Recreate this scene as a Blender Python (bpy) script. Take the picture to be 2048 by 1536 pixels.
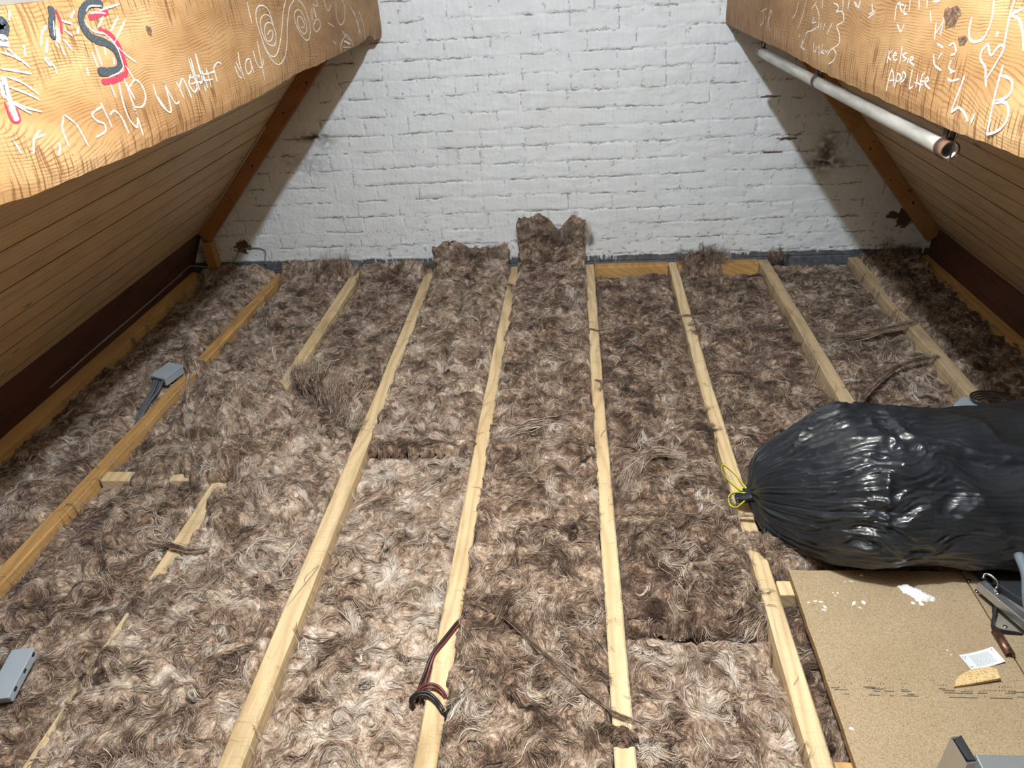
import bpy, math, random
import numpy as np
from mathutils import Vector, Matrix

C = bpy.context.scene.collection
for o in list(bpy.data.objects): bpy.data.objects.remove(o)

# ------------------------------------------------------------------ camera
scn = bpy.context.scene
cam_d = bpy.data.cameras.new('camera'); cam = bpy.data.objects.new('camera', cam_d); C.objects.link(cam)
pitch, yaw, roll = 0.5509, -0.1082, -0.0698
fwd = Vector((math.sin(yaw)*math.cos(pitch), math.cos(yaw)*math.cos(pitch), -math.sin(pitch)))
rgt = Vector((math.cos(yaw), -math.sin(yaw), 0)); upv = rgt.cross(fwd)
c_, s_ = math.cos(roll), math.sin(roll)
r2 = c_*rgt + s_*upv; u2 = -s_*rgt + c_*upv
cam.matrix_world = Matrix(((r2.x, u2.x, -fwd.x, 0.3558), (r2.y, u2.y, -fwd.y, -3.6954), (r2.z, u2.z, -fwd.z, 1.5094), (0, 0, 0, 1)))
cam_d.sensor_width = 36.0; cam_d.lens = 36.0*1420.0/2048.0; cam_d.clip_start = 0.05
scn.camera = cam

# ------------------------------------------------------------------ world, lamp light, exposure
w = bpy.data.worlds.new('world'); scn.world = w; w.use_nodes = True
w.node_tree.nodes['Background'].inputs[0].default_value = (0.75, 0.85, 1.0, 1)
w.node_tree.nodes['Background'].inputs[1].default_value = 0.0
LAMP = (0.300, -2.75, 2.15)
ld = bpy.data.lights.new('lamp_light', 'POINT'); ld.energy = 182; ld.color = (0.81, 0.91, 1.0); ld.shadow_soft_size = 0.022
lo = bpy.data.objects.new('lamp_light', ld); lo.location = LAMP; C.objects.link(lo)
scn.view_settings.view_transform = 'Standard'; scn.view_settings.look = 'None'
scn.view_settings.exposure = 0.10; scn.view_settings.gamma = 1.0; scn.view_settings.use_curve_mapping = False

# ------------------------------------------------------------------ noise
_rs = np.random.RandomState(11)
_perm = _rs.permutation(1024).astype(np.int32); _perm = np.concatenate([_perm, _perm])
_ang = _rs.rand(1024)*2*np.pi; _gx, _gy = np.cos(_ang), np.sin(_ang)
def pn(x, y, seed=0):
    x = np.asarray(x, float) + seed*17.31; y = np.asarray(y, float) + seed*9.77
    xi = np.floor(x).astype(np.int64); yi = np.floor(y).astype(np.int64)
    xf = x-xi; yf = y-yi
    u = xf*xf*xf*(xf*(xf*6-15)+10); v = yf*yf*yf*(yf*(yf*6-15)+10)
    def g(ix, iy, fx, fy):
        h = _perm[(_perm[ix & 1023] + iy) & 1023]
        return _gx[h]*fx + _gy[h]*fy
    a = g(xi, yi, xf, yf); b = g(xi+1, yi, xf-1, yf); c = g(xi, yi+1, xf, yf-1); d = g(xi+1, yi+1, xf-1, yf-1)
    return (a+(b-a)*u + ((c+(d-c)*u)-(a+(b-a)*u))*v)*1.5
def smooth(a, b, t):
    t = np.clip((t-a)/(b-a), 0, 1); return t*t*(3-2*t)

# ------------------------------------------------------------------ materials
def mat(name, col=(0.5, 0.5, 0.5), rough=0.6, metal=0.0, spec=0.5):
    m = bpy.data.materials.new(name); m.use_nodes = True
    b = m.node_tree.nodes['Principled BSDF']
    b.inputs['Base Color'].default_value = (*col, 1); b.inputs['Roughness'].default_value = rough
    b.inputs['Metallic'].default_value = metal; b.inputs['Specular IOR Level'].default_value = spec
    return m
class G:
    """small helper to write node graphs"""
    def __init__(s, m): s.t = m.node_tree; s.n = s.t.nodes; s.l = s.t.links; s.b = s.n['Principled BSDF']
    def new(s, t, **k):
        n = s.n.new(t)
        for a, v in k.items(): setattr(n, a, v)
        return n
    def put(s, inp, v):
        if isinstance(v, bpy.types.NodeSocket): s.l.new(v, inp)
        elif v is not None: inp.default_value = v
    def coord(s, scale=(1, 1, 1), kind='Object', rot=(0, 0, 0)):
        tc = s.new('ShaderNodeTexCoord'); mp = s.new('ShaderNodeMapping')
        s.l.new(tc.outputs[kind], mp.inputs[0]); mp.inputs['Scale'].default_value = scale; mp.inputs['Rotation'].default_value = rot
        return mp.outputs[0]
    def map(s, v, scale):
        mp = s.new('ShaderNodeMapping'); s.l.new(v, mp.inputs[0]); mp.inputs['Scale'].default_value = scale; return mp.outputs[0]
    def noise(s, v, scale=5, det=3, rough=0.5, dist=0.0, col=False):
        n = s.new('ShaderNodeTexNoise'); s.put(n.inputs['Vector'], v); n.inputs['Scale'].default_value = scale
        n.inputs['Detail'].default_value = det; n.inputs['Roughness'].default_value = rough; n.inputs['Distortion'].default_value = dist
        return n.outputs['Color' if col else 'Fac']
    def attr(s, name, out='Fac'): n = s.new('ShaderNodeAttribute', attribute_name=name); return n.outputs[out]
    def ramp(s, f, stops, interp='LINEAR'):
        n = s.new('ShaderNodeValToRGB'); s.l.new(f, n.inputs[0]); cr = n.color_ramp; cr.interpolation = interp
        while len(cr.elements) < len(stops): cr.elements.new(0.5)
        for e, (p, c) in zip(cr.elements, stops):
            e.position = p; e.color = (*c, 1) if isinstance(c, tuple) else (c, c, c, 1)
        return n.outputs[0]
    def mix(s, f, a, b, mode='MIX'):
        n = s.new('ShaderNodeMix', data_type='RGBA', blend_type=mode)
        s.put(n.inputs[0], f)
        for i, v in ((6, a), (7, b)):
            if isinstance(v, tuple): v = (*v, 1) if len(v) == 3 else v
            s.put(n.inputs[i], v)
        return n.outputs[2]
    def math(s, op, a, b=None, c=None):
        n = s.new('ShaderNodeMath', operation=op); s.put(n.inputs[0], a)
        if b is not None: s.put(n.inputs[1], b)
        if c is not None: s.put(n.inputs[2], c)
        return n.outputs[0]
    def bump(s, h, strength=0.5, dist=0.01, prev=None):
        n = s.new('ShaderNodeBump'); s.l.new(h, n.inputs['Height']); n.inputs['Strength'].default_value = strength; n.inputs['Distance'].default_value = dist
        if prev: s.l.new(prev, n.inputs['Normal'])
        return n.outputs[0]
    def out(s, col=None, bump=None, rough=None):
        if col is not None: s.l.new(col, s.b.inputs['Base Color'])
        if bump is not None: s.l.new(bump, s.b.inputs['Normal'])
        if rough is not None: s.put(s.b.inputs['Roughness'], rough)

def m_timber(name, light, mid, dark, grain=1.0, saw=0.5, knots=0.5, sc=1.0, rough=0.75, dirt=0.25):
    """sawn softwood with its grain along local Y"""
    m = mat(name, mid, rough, spec=0.25); g = G(m)
    oi = g.new('ShaderNodeObjectInfo')
    tc = g.new('ShaderNodeTexCoord'); av = g.new('ShaderNodeVectorMath', operation='ADD'); g.l.new(tc.outputs['Object'], av.inputs[0])
    mu = g.new('ShaderNodeVectorMath', operation='SCALE'); g.l.new(oi.outputs['Random'], mu.inputs['Scale']); mu.inputs[0].default_value = (13.0, 7.0, 5.0)
    g.l.new(mu.outputs[0], av.inputs[1]); v = av.outputs[0]
    # grain: distorted growth rings
    warp = g.noise(g.map(v, (3*sc, 0.9*sc, 3*sc)), 1.6, 2, 0.5)
    sx = g.new('ShaderNodeSeparateXYZ'); g.l.new(v, sx.inputs[0])
    r = g.math('ADD', g.math('MULTIPLY', sx.outputs[0], 0.7), sx.outputs[2])
    ph = g.math('ADD', g.math('MULTIPLY', r, 420*sc), g.math('MULTIPLY', warp, 62.0))
    ring = g.math('ADD', g.math('MULTIPLY', g.math('SINE', ph), 0.5), 0.5)
    ring = g.math('POWER', ring, 2.2)
    fine = g.noise(g.map(v, (260, 7, 260)), 1.0, 3, 0.6)
    tone = g.noise(g.map(v, (9, 1.3, 9)), 1.0, 3, 0.55)
    col = g.mix(g.ramp(tone, [(0.3, 0.0), (0.7, 1.0)]), mid, light)
    col = g.mix(g.math('MULTIPLY', ring, 0.42*grain), col, dark)
    col = g.mix(g.math('MULTIPLY', g.ramp(fine, [(0.45, 0.0), (0.75, 1.0)]), 0.3*grain), col, dark)
    # saw marks across the grain
    s1 = g.noise(g.map(v, (6, 190, 6)), 1.0, 2, 0.5)
    s2 = g.noise(g.map(v, (4, 4, 4)), 1.0, 2, 0.5)
    sm = g.math('MULTIPLY', g.ramp(s1, [(0.55, 0.0), (0.72, 1.0)]), g.ramp(s2, [(0.45, 0.0), (0.65, 1.0)]))
    col = g.mix(g.math('MULTIPLY', sm, 0.35*saw), col, dark)
    # knots
    vo = g.new('ShaderNodeTexVoronoi', feature='F1'); g.l.new(g.map(v, (7, 2.6, 7)), vo.inputs['Vector']); vo.inputs['Scale'].default_value = 1.0
    kn = g.ramp(vo.outputs['Distance'], [(0.035, 1.0), (0.075, 0.0)])
    col = g.mix(g.math('MULTIPLY', kn, knots), col, tuple(c*0.45 for c in dark))
    d = g.noise(g.map(v, (11, 3, 11)), 1.0, 4, 0.65)
    col = g.mix(g.math('MULTIPLY', g.ramp(d, [(0.5, 0.0), (0.75, 1.0)]), dirt), col, tuple(c*0.4 for c in dark))
    h = g.math('ADD', g.math('MULTIPLY', fine, 0.6), g.math('MULTIPLY', s1, 0.8*saw))
    g.out(col, g.bump(h, 0.35, 0.0015))
    return m

M = {}
M['joist'] = m_timber('sawn_pine', (0.78, 0.63, 0.40), (0.68, 0.52, 0.30), (0.36, 0.20, 0.08), 0.8, 1.1, 0.95, 0.6, dirt=0.45)
M['joist_o'] = m_timber('amber_pine', (0.62, 0.38, 0.15), (0.50, 0.29, 0.11), (0.25, 0.12, 0.04), 0.7, 0.6, 0.9, 0.5, dirt=0.35)
M['joist_g'] = m_timber('greyed_pine', (0.60, 0.47, 0.30), (0.50, 0.38, 0.23), (0.24, 0.16, 0.09), 0.6, 0.6, 0.6, 0.6, dirt=0.45)
M['board'] = m_timber('varnished_board', (0.62, 0.45, 0.25), (0.54, 0.37, 0.19), (0.25, 0.14, 0.06), 0.5, 0.2, 0.9, 0.5, rough=0.5, dirt=0.35)
M['rafter2'] = m_timber('rafter_orange', (0.50, 0.29, 0.11), (0.42, 0.23, 0.08), (0.18, 0.08, 0.03), 0.5, 0.3, 0.8, 0.6, dirt=0.3)
M['rafter'] = m_timber('rafter_red', (0.42, 0.20, 0.08), (0.33, 0.15, 0.06), (0.13, 0.05, 0.02), 0.5, 0.3, 0.6, 0.6, dirt=0.2)
M['fascia'] = m_timber('dark_stain', (0.13, 0.055, 0.032), (0.095, 0.04, 0.024), (0.03, 0.015, 0.01), 0.4, 0.3, 0.4, 0.5, rough=0.8, dirt=0.5)

# ------------------------------------------------------------------ meshes
def tag(o, label=None, cat=None, group=None, kind=None):
    if label: o['label'] = label
    if cat: o['category'] = cat
    if group: o['group'] = group
    if kind: o['kind'] = kind
    return o
def link(o, parent=None):
    C.objects.link(o)
    if parent: o.parent = parent
    return o
def empty(name, loc=(0, 0, 0), label=None, cat=None, group=None):
    o = bpy.data.objects.new(name, None); o.location = loc; o.empty_display_size = 0.05; C.objects.link(o)
    return tag(o, label, cat, group)
def qmesh(name, V, Q, m, parent=None, attrs=None, shade=True, origin=None, mats=None, midx=None):
    """mesh from arrays of vertices and quads (world coordinates), its origin moved to origin"""
    V = np.asarray(V, np.float32).reshape(-1, 3); Q = np.asarray(Q, np.int32).reshape(-1, 4)
    org = np.array(origin if origin is not None else (0, 0, 0), np.float32)
    me = bpy.data.meshes.new(name)
    me.vertices.add(len(V)); me.vertices.foreach_set('co', (V-org).ravel())
    me.loops.add(Q.size); me.loops.foreach_set('vertex_index', Q.ravel())
    me.polygons.add(len(Q)); me.polygons.foreach_set('loop_start', np.arange(0, Q.size, 4, dtype=np.int32))
    me.polygons.foreach_set('loop_total', np.full(len(Q), 4, np.int32))
    me.polygons.foreach_set('use_smooth', np.full(len(Q), shade))
    for mm in (mats or [m]): me.materials.append(mm)
    if midx is not None: me.polygons.foreach_set('material_index', np.asarray(midx, np.int32))
    for k, a in (attrs or {}).items():
        at = me.attributes.new(k, 'FLOAT', 'POINT'); at.data.foreach_set('value', np.asarray(a, np.float32).ravel())
    me.update(calc_edges=True); me.validate()
    o = bpy.data.objects.new(name, me); C.objects.link(o)
    if parent is not None:
        o.parent = parent; o.location = Vector([float(x) for x in org]) - parent.matrix_basis.translation
    else: o.location = [float(x) for x in org]
    return o
def gridq(nu, nv, base=0, closed=False):
    """quads of an nu x nv vertex grid (index = i*nv+j)"""
    i = np.arange(nu if closed else nu-1); j = np.arange(nv-1)
    I, J = np.meshgrid(i, j, indexing='ij'); I2 = (I+1) % nu
    return (np.stack([I*nv+J, I2*nv+J, I2*nv+J+1, I*nv+J+1], -1).reshape(-1, 4)+base)
def pmesh(name, verts, faces, m, parent=None, smooth=False, bevel=0.0, seg=2, origin=None):
    org = Vector(origin) if origin is not None else Vector((0, 0, 0))
    me = bpy.data.meshes.new(name); me.from_pydata([tuple(Vector(v)-org) for v in verts], [], faces); me.update()
    if m: me.materials.append(m)
    for p in me.polygons: p.use_smooth = smooth
    o = bpy.data.objects.new(name, me); C.objects.link(o)
    if parent is not None: o.parent = parent; o.location = org - parent.matrix_basis.translation
    else: o.location = org
    if bevel:
        b = o.modifiers.new('bevel', 'BEVEL'); b.width = bevel; b.segments = seg; b.limit_method = 'ANGLE'
    return o
BF = [(0, 3, 2, 1), (4, 5, 6, 7), (0, 1, 5, 4), (1, 2, 6, 5), (2, 3, 7, 6), (3, 0, 4, 7)]
def boxv(c, s, R=None):
    out = []
    for dz in (-1, 1):
        for dx, dy in ((-1, -1), (1, -1), (1, 1), (-1, 1)):
            v = Vector((dx*s[0]/2, dy*s[1]/2, dz*s[2]/2))
            if R is not None: v = R @ v
            out.append(v+Vector(c))
    return out
def box(name, c, s, m, parent=None, R=None, bevel=0.0, origin=None):
    return pmesh(name, boxv(c, s, R), BF, m, parent, bevel=bevel, origin=origin or c)
def boxes(name, lst, m, parent=None, bevel=0.0, origin=None):
    V, F = [], []
    for it in lst:
        b = len(V); V += boxv(*it); F += [tuple(i+b for i in f) for f in BF]
    return pmesh(name, V, F, m, parent, bevel=bevel, origin=origin or lst[0][0])
def catmull(pts, n=8):
    P = [np.array(p, float) for p in pts]
    if len(P) < 3: return [P[0]+(P[-1]-P[0])*t for t in np.linspace(0, 1, n+1)]
    P = [2*P[0]-P[1]]+P+[2*P[-1]-P[-2]]; out = []
    for i in range(1, len(P)-2):
        for t in np.linspace(0, 1, n, endpoint=False):
            a, b, c, d = P[i-1:i+3]
            out.append(0.5*((2*b)+(c-a)*t+(2*a-5*b+4*c-d)*t*t+(3*b-a-3*c+d)*t**3))
    out.append(P[-2]); return out
def tube(name, pts, r, m, parent=None, n=10, smoothn=8, caps=True, origin=None, raw=False):
    P = [Vector(p) for p in (catmull(pts, smoothn) if smoothn else pts)]
    rr = r if callable(r) else (lambda t: r)
    V, F = [], []; prev = None
    for i, p in enumerate(P):
        t = (P[min(i+1, len(P)-1)]-P[max(i-1, 0)]).normalized()
        if prev is None:
            a = Vector((0, 0, 1)) if abs(t.z) < 0.9 else Vector((1, 0, 0)); x = t.cross(a).normalized()
        else: x = (prev - t*prev.dot(t)).normalized()
        prev = x; y = t.cross(x); R = rr(i/(len(P)-1))
        for k in range(n):
            a = 2*math.pi*k/n; V.append(p+(x*math.cos(a)+y*math.sin(a))*R)
    for i in range(len(P)-1):
        for k in range(n): F.append((i*n+k, i*n+(k+1) % n, (i+1)*n+(k+1) % n, (i+1)*n+k))
    if caps: F.append(tuple(range(n))[::-1]); F.append(tuple(range((len(P)-1)*n, len(P)*n)))
    if raw: return V, F
    return pmesh(name, V, F, m, parent, smooth=True, origin=origin or tuple(P[0]))
# ------------------------------------------------------------------ the setting
ZF = -0.125
# ceiling boards of the rooms below, seen as the loft floor between the joists
m = mat('plasterboard_dust', (0.10, 0.085, 0.07), 0.95); G(m).out(G(m).ramp(G(m).noise(None, 30, 4), [(0.3, (0.05, 0.04, 0.03)), (0.7, (0.16, 0.13, 0.10))]))
tag(box('floor', (0.25, -2.6, ZF-0.01), (5.0, 6.0, 0.02), m), kind='structure')

def roof_lining(name, P0, d, s0, s1, inward):
    """tongue and groove boards running along Y on a slope; undercut slots shaped to keep the joints dark"""
    P0 = np.array(P0); d = np.array(d); nrm = np.array(inward)
    prof = []; s = s0; gw = 0.107; k0 = math.ceil((s0-0.693)/gw)
    k = k0
    prof.append((s0, 0.0))
    while 0.693+k*gw < s1:
        g_ = 0.693+k*gw; w_ = (0.0040, 0.0018, 0.0028, 0.0014)[k % 4]
        prof += [(g_-w_, 0.0), (g_-w_-0.014, -0.005), (g_-w_-0.014, -0.045), (g_+w_+0.014, -0.045), (g_+w_+0.014, -0.005), (g_+w_, 0.0)]; k += 1  # cavity widened behind each slot so that shade fills the joint line
    prof.append((s1, 0.0))
    ys = [0.02, -5.6]
    V = []
    for y in ys:
        for s, h in prof:
            q = P0+d*s+nrm*h; V.append((q[0], y, q[1]))
        for s in (s1, s0):
            q = P0+d*s-nrm*0.06; V.append((q[0], y, q[1]))
    n = len(prof)+2; F = [(i, (i+1) % n, n+(i+1) % n, n+i) for i in range(n)]
    F += [tuple(range(n))[::-1], tuple(range(n, 2*n))]
    return tag(pmesh(name, V, F, M['board']), kind='structure')
roof_lining('wall_left', (-1.717, 0.274), (0.690, 0.724), -0.02, 1.82, (0.724, -0.690))
roof_lining('wall_right', (2.213, 0.149), (-0.650, 0.760), -0.02, 1.86, (-0.760, -0.650))
# painted lining of the upper slopes, above the purlins
mw = mat('upper_lining', (0.46, 0.37, 0.26), 0.8)
P = lambda P0, d, s: (P0[0]+d[0]*s, P0[1]+d[1]*s)
def slab(name, a, b, off, m):
    V = []
    for y in (0.02, -5.6):
        V += [(a[0], y, a[1]), (b[0], y, b[1]), (b[0]+off[0], y, b[1]+off[1]), (a[0]+off[0], y, a[1]+off[1])]
    return pmesh(name, V, [(0, 1, 2, 3), (7, 6, 5, 4), (0, 4, 5, 1), (1, 5, 6, 2), (2, 6, 7, 3), (3, 7, 4, 0)], m)
lp = P((-1.717, 0.274), (0.690, 0.724), 1.80); rp = P((2.213, 0.149), (-0.650, 0.760), 1.84)
rid = (0.297, 2.389)
V = []
for y in (0.02, -5.6):
    V += [(lp[0], y, lp[1]), (rid[0], y, rid[1]), (rp[0], y, rp[1]), (rp[0]+.02, y, rp[1]+.03), (rid[0], y, rid[1]+.04), (lp[0]-.02, y, lp[1]+.03)]
tag(pmesh('ceiling', V, [(0, 1, 4, 5), (1, 2, 3, 4), (11, 10, 7, 6), (10, 9, 8, 7), (0, 6, 7, 1), (1, 7, 8, 2), (5, 4, 10, 11), (4, 3, 9, 10), (0, 5, 11, 6), (2, 8, 9, 3)], mw), kind='structure')
tag(box('wall_back', (0.25, -5.6, 1.1), (4.8, 0.05, 2.6), mat('far_gable', (0.14, 0.10, 0.065), 0.9)), kind='structure')

V = []
for y in (0.0, -5.5):
    for s, h in ((1.675, 0.001), (1.675, 0.012), (2.25, 0.012), (2.25, 0.001)): V.append((-1.717+0.690*s+0.724*h, y, 0.274+0.724*s-0.690*h))
tag(pmesh('trim_3', V, [(0, 1, 2, 3), (7, 6, 5, 4), (0, 4, 5, 1), (1, 5, 6, 2), (2, 6, 7, 3), (3, 7, 4, 0)], mat('white_panel', (0.75, 0.76, 0.78), 0.7)), kind='structure')

# painted brick gable ------------------------------------------------
def gable():
    x0, x1, z0, z1, st = -2.05, 2.45, -0.13, 1.50, 0.004
    xs = np.arange(x0, x1+st/2, st); zs = np.arange(z0, z1+st/2, st)
    X, Z = np.meshgrid(xs, zs, indexing='ij')
    ch = 0.0849; h0 = 0.0515
    wob = 0.006*pn(X/0.5, Z/0.4, 3)+0.0035*pn(X/0.09, Z/0.07, 4)
    zc = (Z-h0+wob)/ch; row = np.floor(zc); fr = zc-row
    db = np.minimum(fr, 1-fr)*ch                       # to the nearest bed joint
    bl = 0.228
    rnd = np.modf(np.abs(np.sin(row*12.9898)*43758.5453))[0]
    hdr = (np.mod(row, 4) == 2)
    L = np.where(hdr, bl/2, bl)
    wx = 0.005*pn(X/0.06, Z/0.06, 5)
    xc = (X+wx)/L+rnd*0.18+np.mod(row, 2)*0.5
    fx = xc-np.floor(xc); bid = np.floor(xc)+row*131
    dh = np.minimum(fx, 1-fx)*L
    per = np.modf(np.abs(np.sin(bid*78.233)*9137.77))[0]
    # soft, thickly painted bricks
    bed = 1-smooth(0.002, 0.011, db); head = 1-smooth(0.002, 0.010, dh)
    fill = smooth(-0.25, 0.35, pn(X/0.16, Z/0.05, 7)); fillh = smooth(-0.1, 0.45, pn(X/0.14, Z/0.11, 8))
    y = 0.0026*np.maximum(bed*(0.15+0.85*fill), head*fillh*0.8)
    y += (per-0.5)*0.0030*smooth(0.004, 0.014, np.minimum(db, dh))
    y += 0.0022*pn(X/0.07, Z/0.04, 9)+0.0010*pn(X/0.02, Z/0.015, 10)+0.0005*pn(X/0.008, Z/0.012, 12)
    # brush runs
    y += 0.0004*pn(X/0.010, Z/0.20, 13)*smooth(0, .4, pn(X/.4, Z/.4, 14)+.2)
    # open cracks along bed joints, offset off the joint line
    ragged = 0.0042*pn(X/0.030, Z/0.5, 15)+0.0026*pn(X/0.010, Z/0.5, 16)
    cz = np.abs((fr-np.round(fr))*ch+ragged+0.002)
    cm = smooth(0.02, 0.30, pn(X/0.15, np.round(zc)*3.7, 17)+0.45*pn(X/0.03, np.round(zc)*5.1, 18)+0.10)
    crack = cm*(1-smooth(0.0004, 0.0030, cz-0.0016*smooth(.1, .5, pn(X/.04, np.round(zc)*2.2, 44))))
    cx = np.abs((fx-np.round(fx))*L+0.003*pn(X/.3, Z/0.012, 19))
    cmh = smooth(0.15, 0.4, pn(bid*1.3, Z/0.04, 20)+0.05)*(dh < 0.015)
    crack = np.maximum(crack, cmh*(1-smooth(0.0008, 0.0030, cx))*0.8)
    # wandering hairlines near the joints
    hl = np.abs(pn(X/0.045+0.4*pn(X/.02, Z/.02, 46), Z/0.030, 45)); near = smooth(0.022, 0.006, np.minimum(db, dh*1.4))
    hair = (1-smooth(0.012, 0.05, hl))*near*smooth(0.02, 0.25, pn(X/0.09, Z/0.06, 47))*0.75
    crack = np.maximum(crack, hair)
    # chips where paint has gone
    chip = smooth(0.50, 0.62, pn(X/0.05, Z/0.016, 21)*0.8+pn(X/0.014, Z/0.009, 22)*0.45)*smooth(0.012, 0.0, db)
    low = smooth(0.32, 0.08, Z)
    chip = np.maximum(chip, low*smooth(0.52, 0.62, pn(X/0.035, Z/0.02, 23)+0.25*pn(X/0.01, Z/0.01, 24)))
    pits = smooth(0.80, 0.86, pn(X/0.022, Z/0.018, 25))*0.9
    y += 0.006*crack+0.002*chip+0.002*pits+0.006
    dirt = np.clip(np.maximum(np.maximum(crack, chip*0.55), pits*0.8), 0, 1)
    # sooty smudges by the rafters
    soot = np.zeros_like(X)
    def blob(cx_, cz_, rx, rz, a):
        nonlocal soot
        soot = np.maximum(soot, a*np.exp(-((X-cx_)/rx)**2-((Z-cz_)/rz)**2)*smooth(-0.35, 0.35, pn(X/0.03, Z/0.02, 26)+0.3))
    blob(1.60, 0.545, 0.05, 0.10, 0.9); blob(1.60, 0.50, 0.10, 0.025, 1.0); blob(-0.98, 0.735, 0.09, 0.022, 1.0); blob(-0.93, 0.715, 0.06, 0.05, 0.5)
    blob(-1.05, 0.60, 0.10, 0.06, 0.35)
    # red-brown brick showing through at the right verge
    red = np.zeros_like(X)
    for (cx_, cz_, rx, rz) in ((1.985, 0.215, 0.035, 0.022), (2.05, 0.20, 0.05, 0.055), (1.40, 0.625, 0.05, 0.008), (1.29, 0.825, 0.05, 0.006), (1.34, 0.56, 0.05, 0.006), (-1.52, 0.155, 0.05, 0.04)):
        e = ((X-cx_)/rx)**2+((Z-cz_)/rz)**2+0.9*pn(X/0.02, Z/0.02, 27)
        red = np.maximum(red, 1-smooth(0.75, 1.0, e))
    # slate damp course below the paint, paint drips over it
    edge = np.interp(X, [-1.55, 0.2, 1.93], [0.070, 0.046, 0.034])+0.006*pn(X/0.08, 0*X, 30)+0.003*pn(X/0.015, 0*X, 31)
    drip = smooth(0.30, 0.55, pn(X/0.0085, 0*X, 32))*smooth(-0.2, 0.3, pn(X/0.12, 0*X+5, 33))*(0.022+0.02*pn(X/0.02, 0*X, 34))
    slate = 1-smooth(-0.002, 0.002, Z-(edge-drip))
    y = np.where(slate > 0.5, 0.006+0.001*pn(X/0.02, Z/0.01, 35), y-0.002*(Z < edge+0.012))
    y += np.where((Z < 0.012) & (np.abs(Z-0.006) < 0.003), 0.006, 0)
    dirt = np.maximum(dirt, (slate < 0.5)*(Z < edge+0.012)*0.35*smooth(0, .4, pn(X/0.03, Z/0.006, 36)))
    Vw = np.stack([X, y, Z], -1)
    return qmesh('wall_gable', Vw, gridq(len(xs), len(zs)), None, attrs={'dirt': dirt, 'soot': soot, 'red': red, 'slate': slate}, mats=[m_gable])
m_gable = mat('painted_brick', rough=0.62, spec=0.3); g = G(m_gable)
v = g.coord()
n1 = g.noise(v, 9, 4, 0.6); n2 = g.noise(g.map(v, (70, 1, 6)), 1.0, 3, 0.6); n3 = g.noise(v, 170, 3, 0.6)
col = g.ramp(n1, [(0.3, (0.77, 0.805, 0.84)), (0.7, (0.83, 0.855, 0.88))])
col = g.mix(g.math('MULTIPLY', g.ramp(n2, [(0.5, 0.0), (0.8, 1.0)]), 0.22), col, (0.47, 0.45, 0.42))
col = g.mix(g.math('MULTIPLY', g.ramp(n3, [(0.66, 0.0), (0.78, 1.0)]), 0.25), col, (0.30, 0.28, 0.25))
sx = g.new('ShaderNodeSeparateXYZ'); g.l.new(v, sx.inputs[0])
wash = g.math('MULTIPLY', g.ramp(g.noise(v, 3, 4, 0.6), [(0.4, 0.0), (0.7, 1.0)]), 0.25)
col = g.mix(wash, col, (0.60, 0.59, 0.57))
crk = g.ramp(g.noise(v, 14, 2), [(0.35, (0.10, 0.085, 0.07)), (0.55, (0.17, 0.16, 0.12)), (0.7, (0.15, 0.06, 0.035))])
col = g.mix(g.math('MULTIPLY', g.attr('dirt'), 0.92), col, crk)
col = g.mix(g.attr('soot'), col, (0.07, 0.055, 0.045))
col = g.mix(g.attr('red'), col, (0.12, 0.072, 0.052))
sl = g.ramp(g.noise(v, 40, 4, 0.6), [(0.35, (0.075, 0.085, 0.10)), (0.7, (0.16, 0.17, 0.19))])
col = g.mix(g.attr('slate'), col, sl)
g.out(col, g.bump(g.noise(g.map(v, (60, 1, 160)), 1.0, 4, 0.6), 0.25, 0.002))
tag(gable(), kind='structure')
m_plain = mat('painted_brick_upper', (0.79, 0.82, 0.85), 0.7)
tag(box('trim_1', (0.2, 0.03, 2.0), (3.0, 0.05, 1.0), m_plain), kind='structure')
tag(box('trim_2', (0.2, 0.06, 1.0), (4.8, 0.05, 2.4), m_plain), kind='structure')

# dark stained fascias at the eaves -----------------------------------
def prism(name, sec, y0, y1, m, label=None, cat=None, parent=None, wob=0.0, ny=2, bevel=0.0, group=None):
    """a section in XZ swept along Y"""
    ys = np.linspace(y0, y1, ny); V = []; n = len(sec)
    cx = sum(p[0] for p in sec)/n; cz = min(p[1] for p in sec)
    for y in ys:
        dx = wob*float(pn(y*2.3, cx*3, 2)); V += [(x+dx, y, z) for x, z in sec]
    F = [(i*n+k, i*n+(k+1) % n, (i+1)*n+(k+1) % n, (i+1)*n+k) for i in range(ny-1) for k in range(n)]
    F += [tuple(range(n))[::-1], tuple(range((ny-1)*n, ny*n))]
    o = pmesh(name, V, F, m, parent, bevel=bevel, origin=(cx, (y0+y1)/2, cz)); 
    return tag(o, label, cat, group)
prism('eaves_fascia', [(-1.725, 0.262), (-1.845, 0.030), (-1.845, -0.12), (-1.895, -0.12), (-1.775, 0.262)], -5.5, -0.005, M['fascia'],
      'dark brown stained fascia board along the foot of the left boarded slope', 'fascia board')
prism('eaves_fascia', [(2.205, 0.149), (2.200, -0.12), (2.245, -0.12), (2.25, 0.12)], -5.5, -0.005, M['fascia'],
      'dark brown stained fascia board along the foot of the right boarded slope', 'fascia board')
prism('edge_timber', [(-1.843, 0.028), (-1.795, 0.012), (-1.795, -0.12), (-1.843, -0.12)], -5.0, -0.02, M['joist_o'],
      'orange timber edge between the left dark fascia and the wool', 'timber', bevel=0.003)
prism('edge_timber', [(2.198, 0.004), (2.135, -0.004), (2.135, -0.12), (2.198, -0.12)], -5.0, -0.02, M['joist_o'],
      'orange timber edge below the right dark fascia in shadow', 'timber', bevel=0.003)

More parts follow.
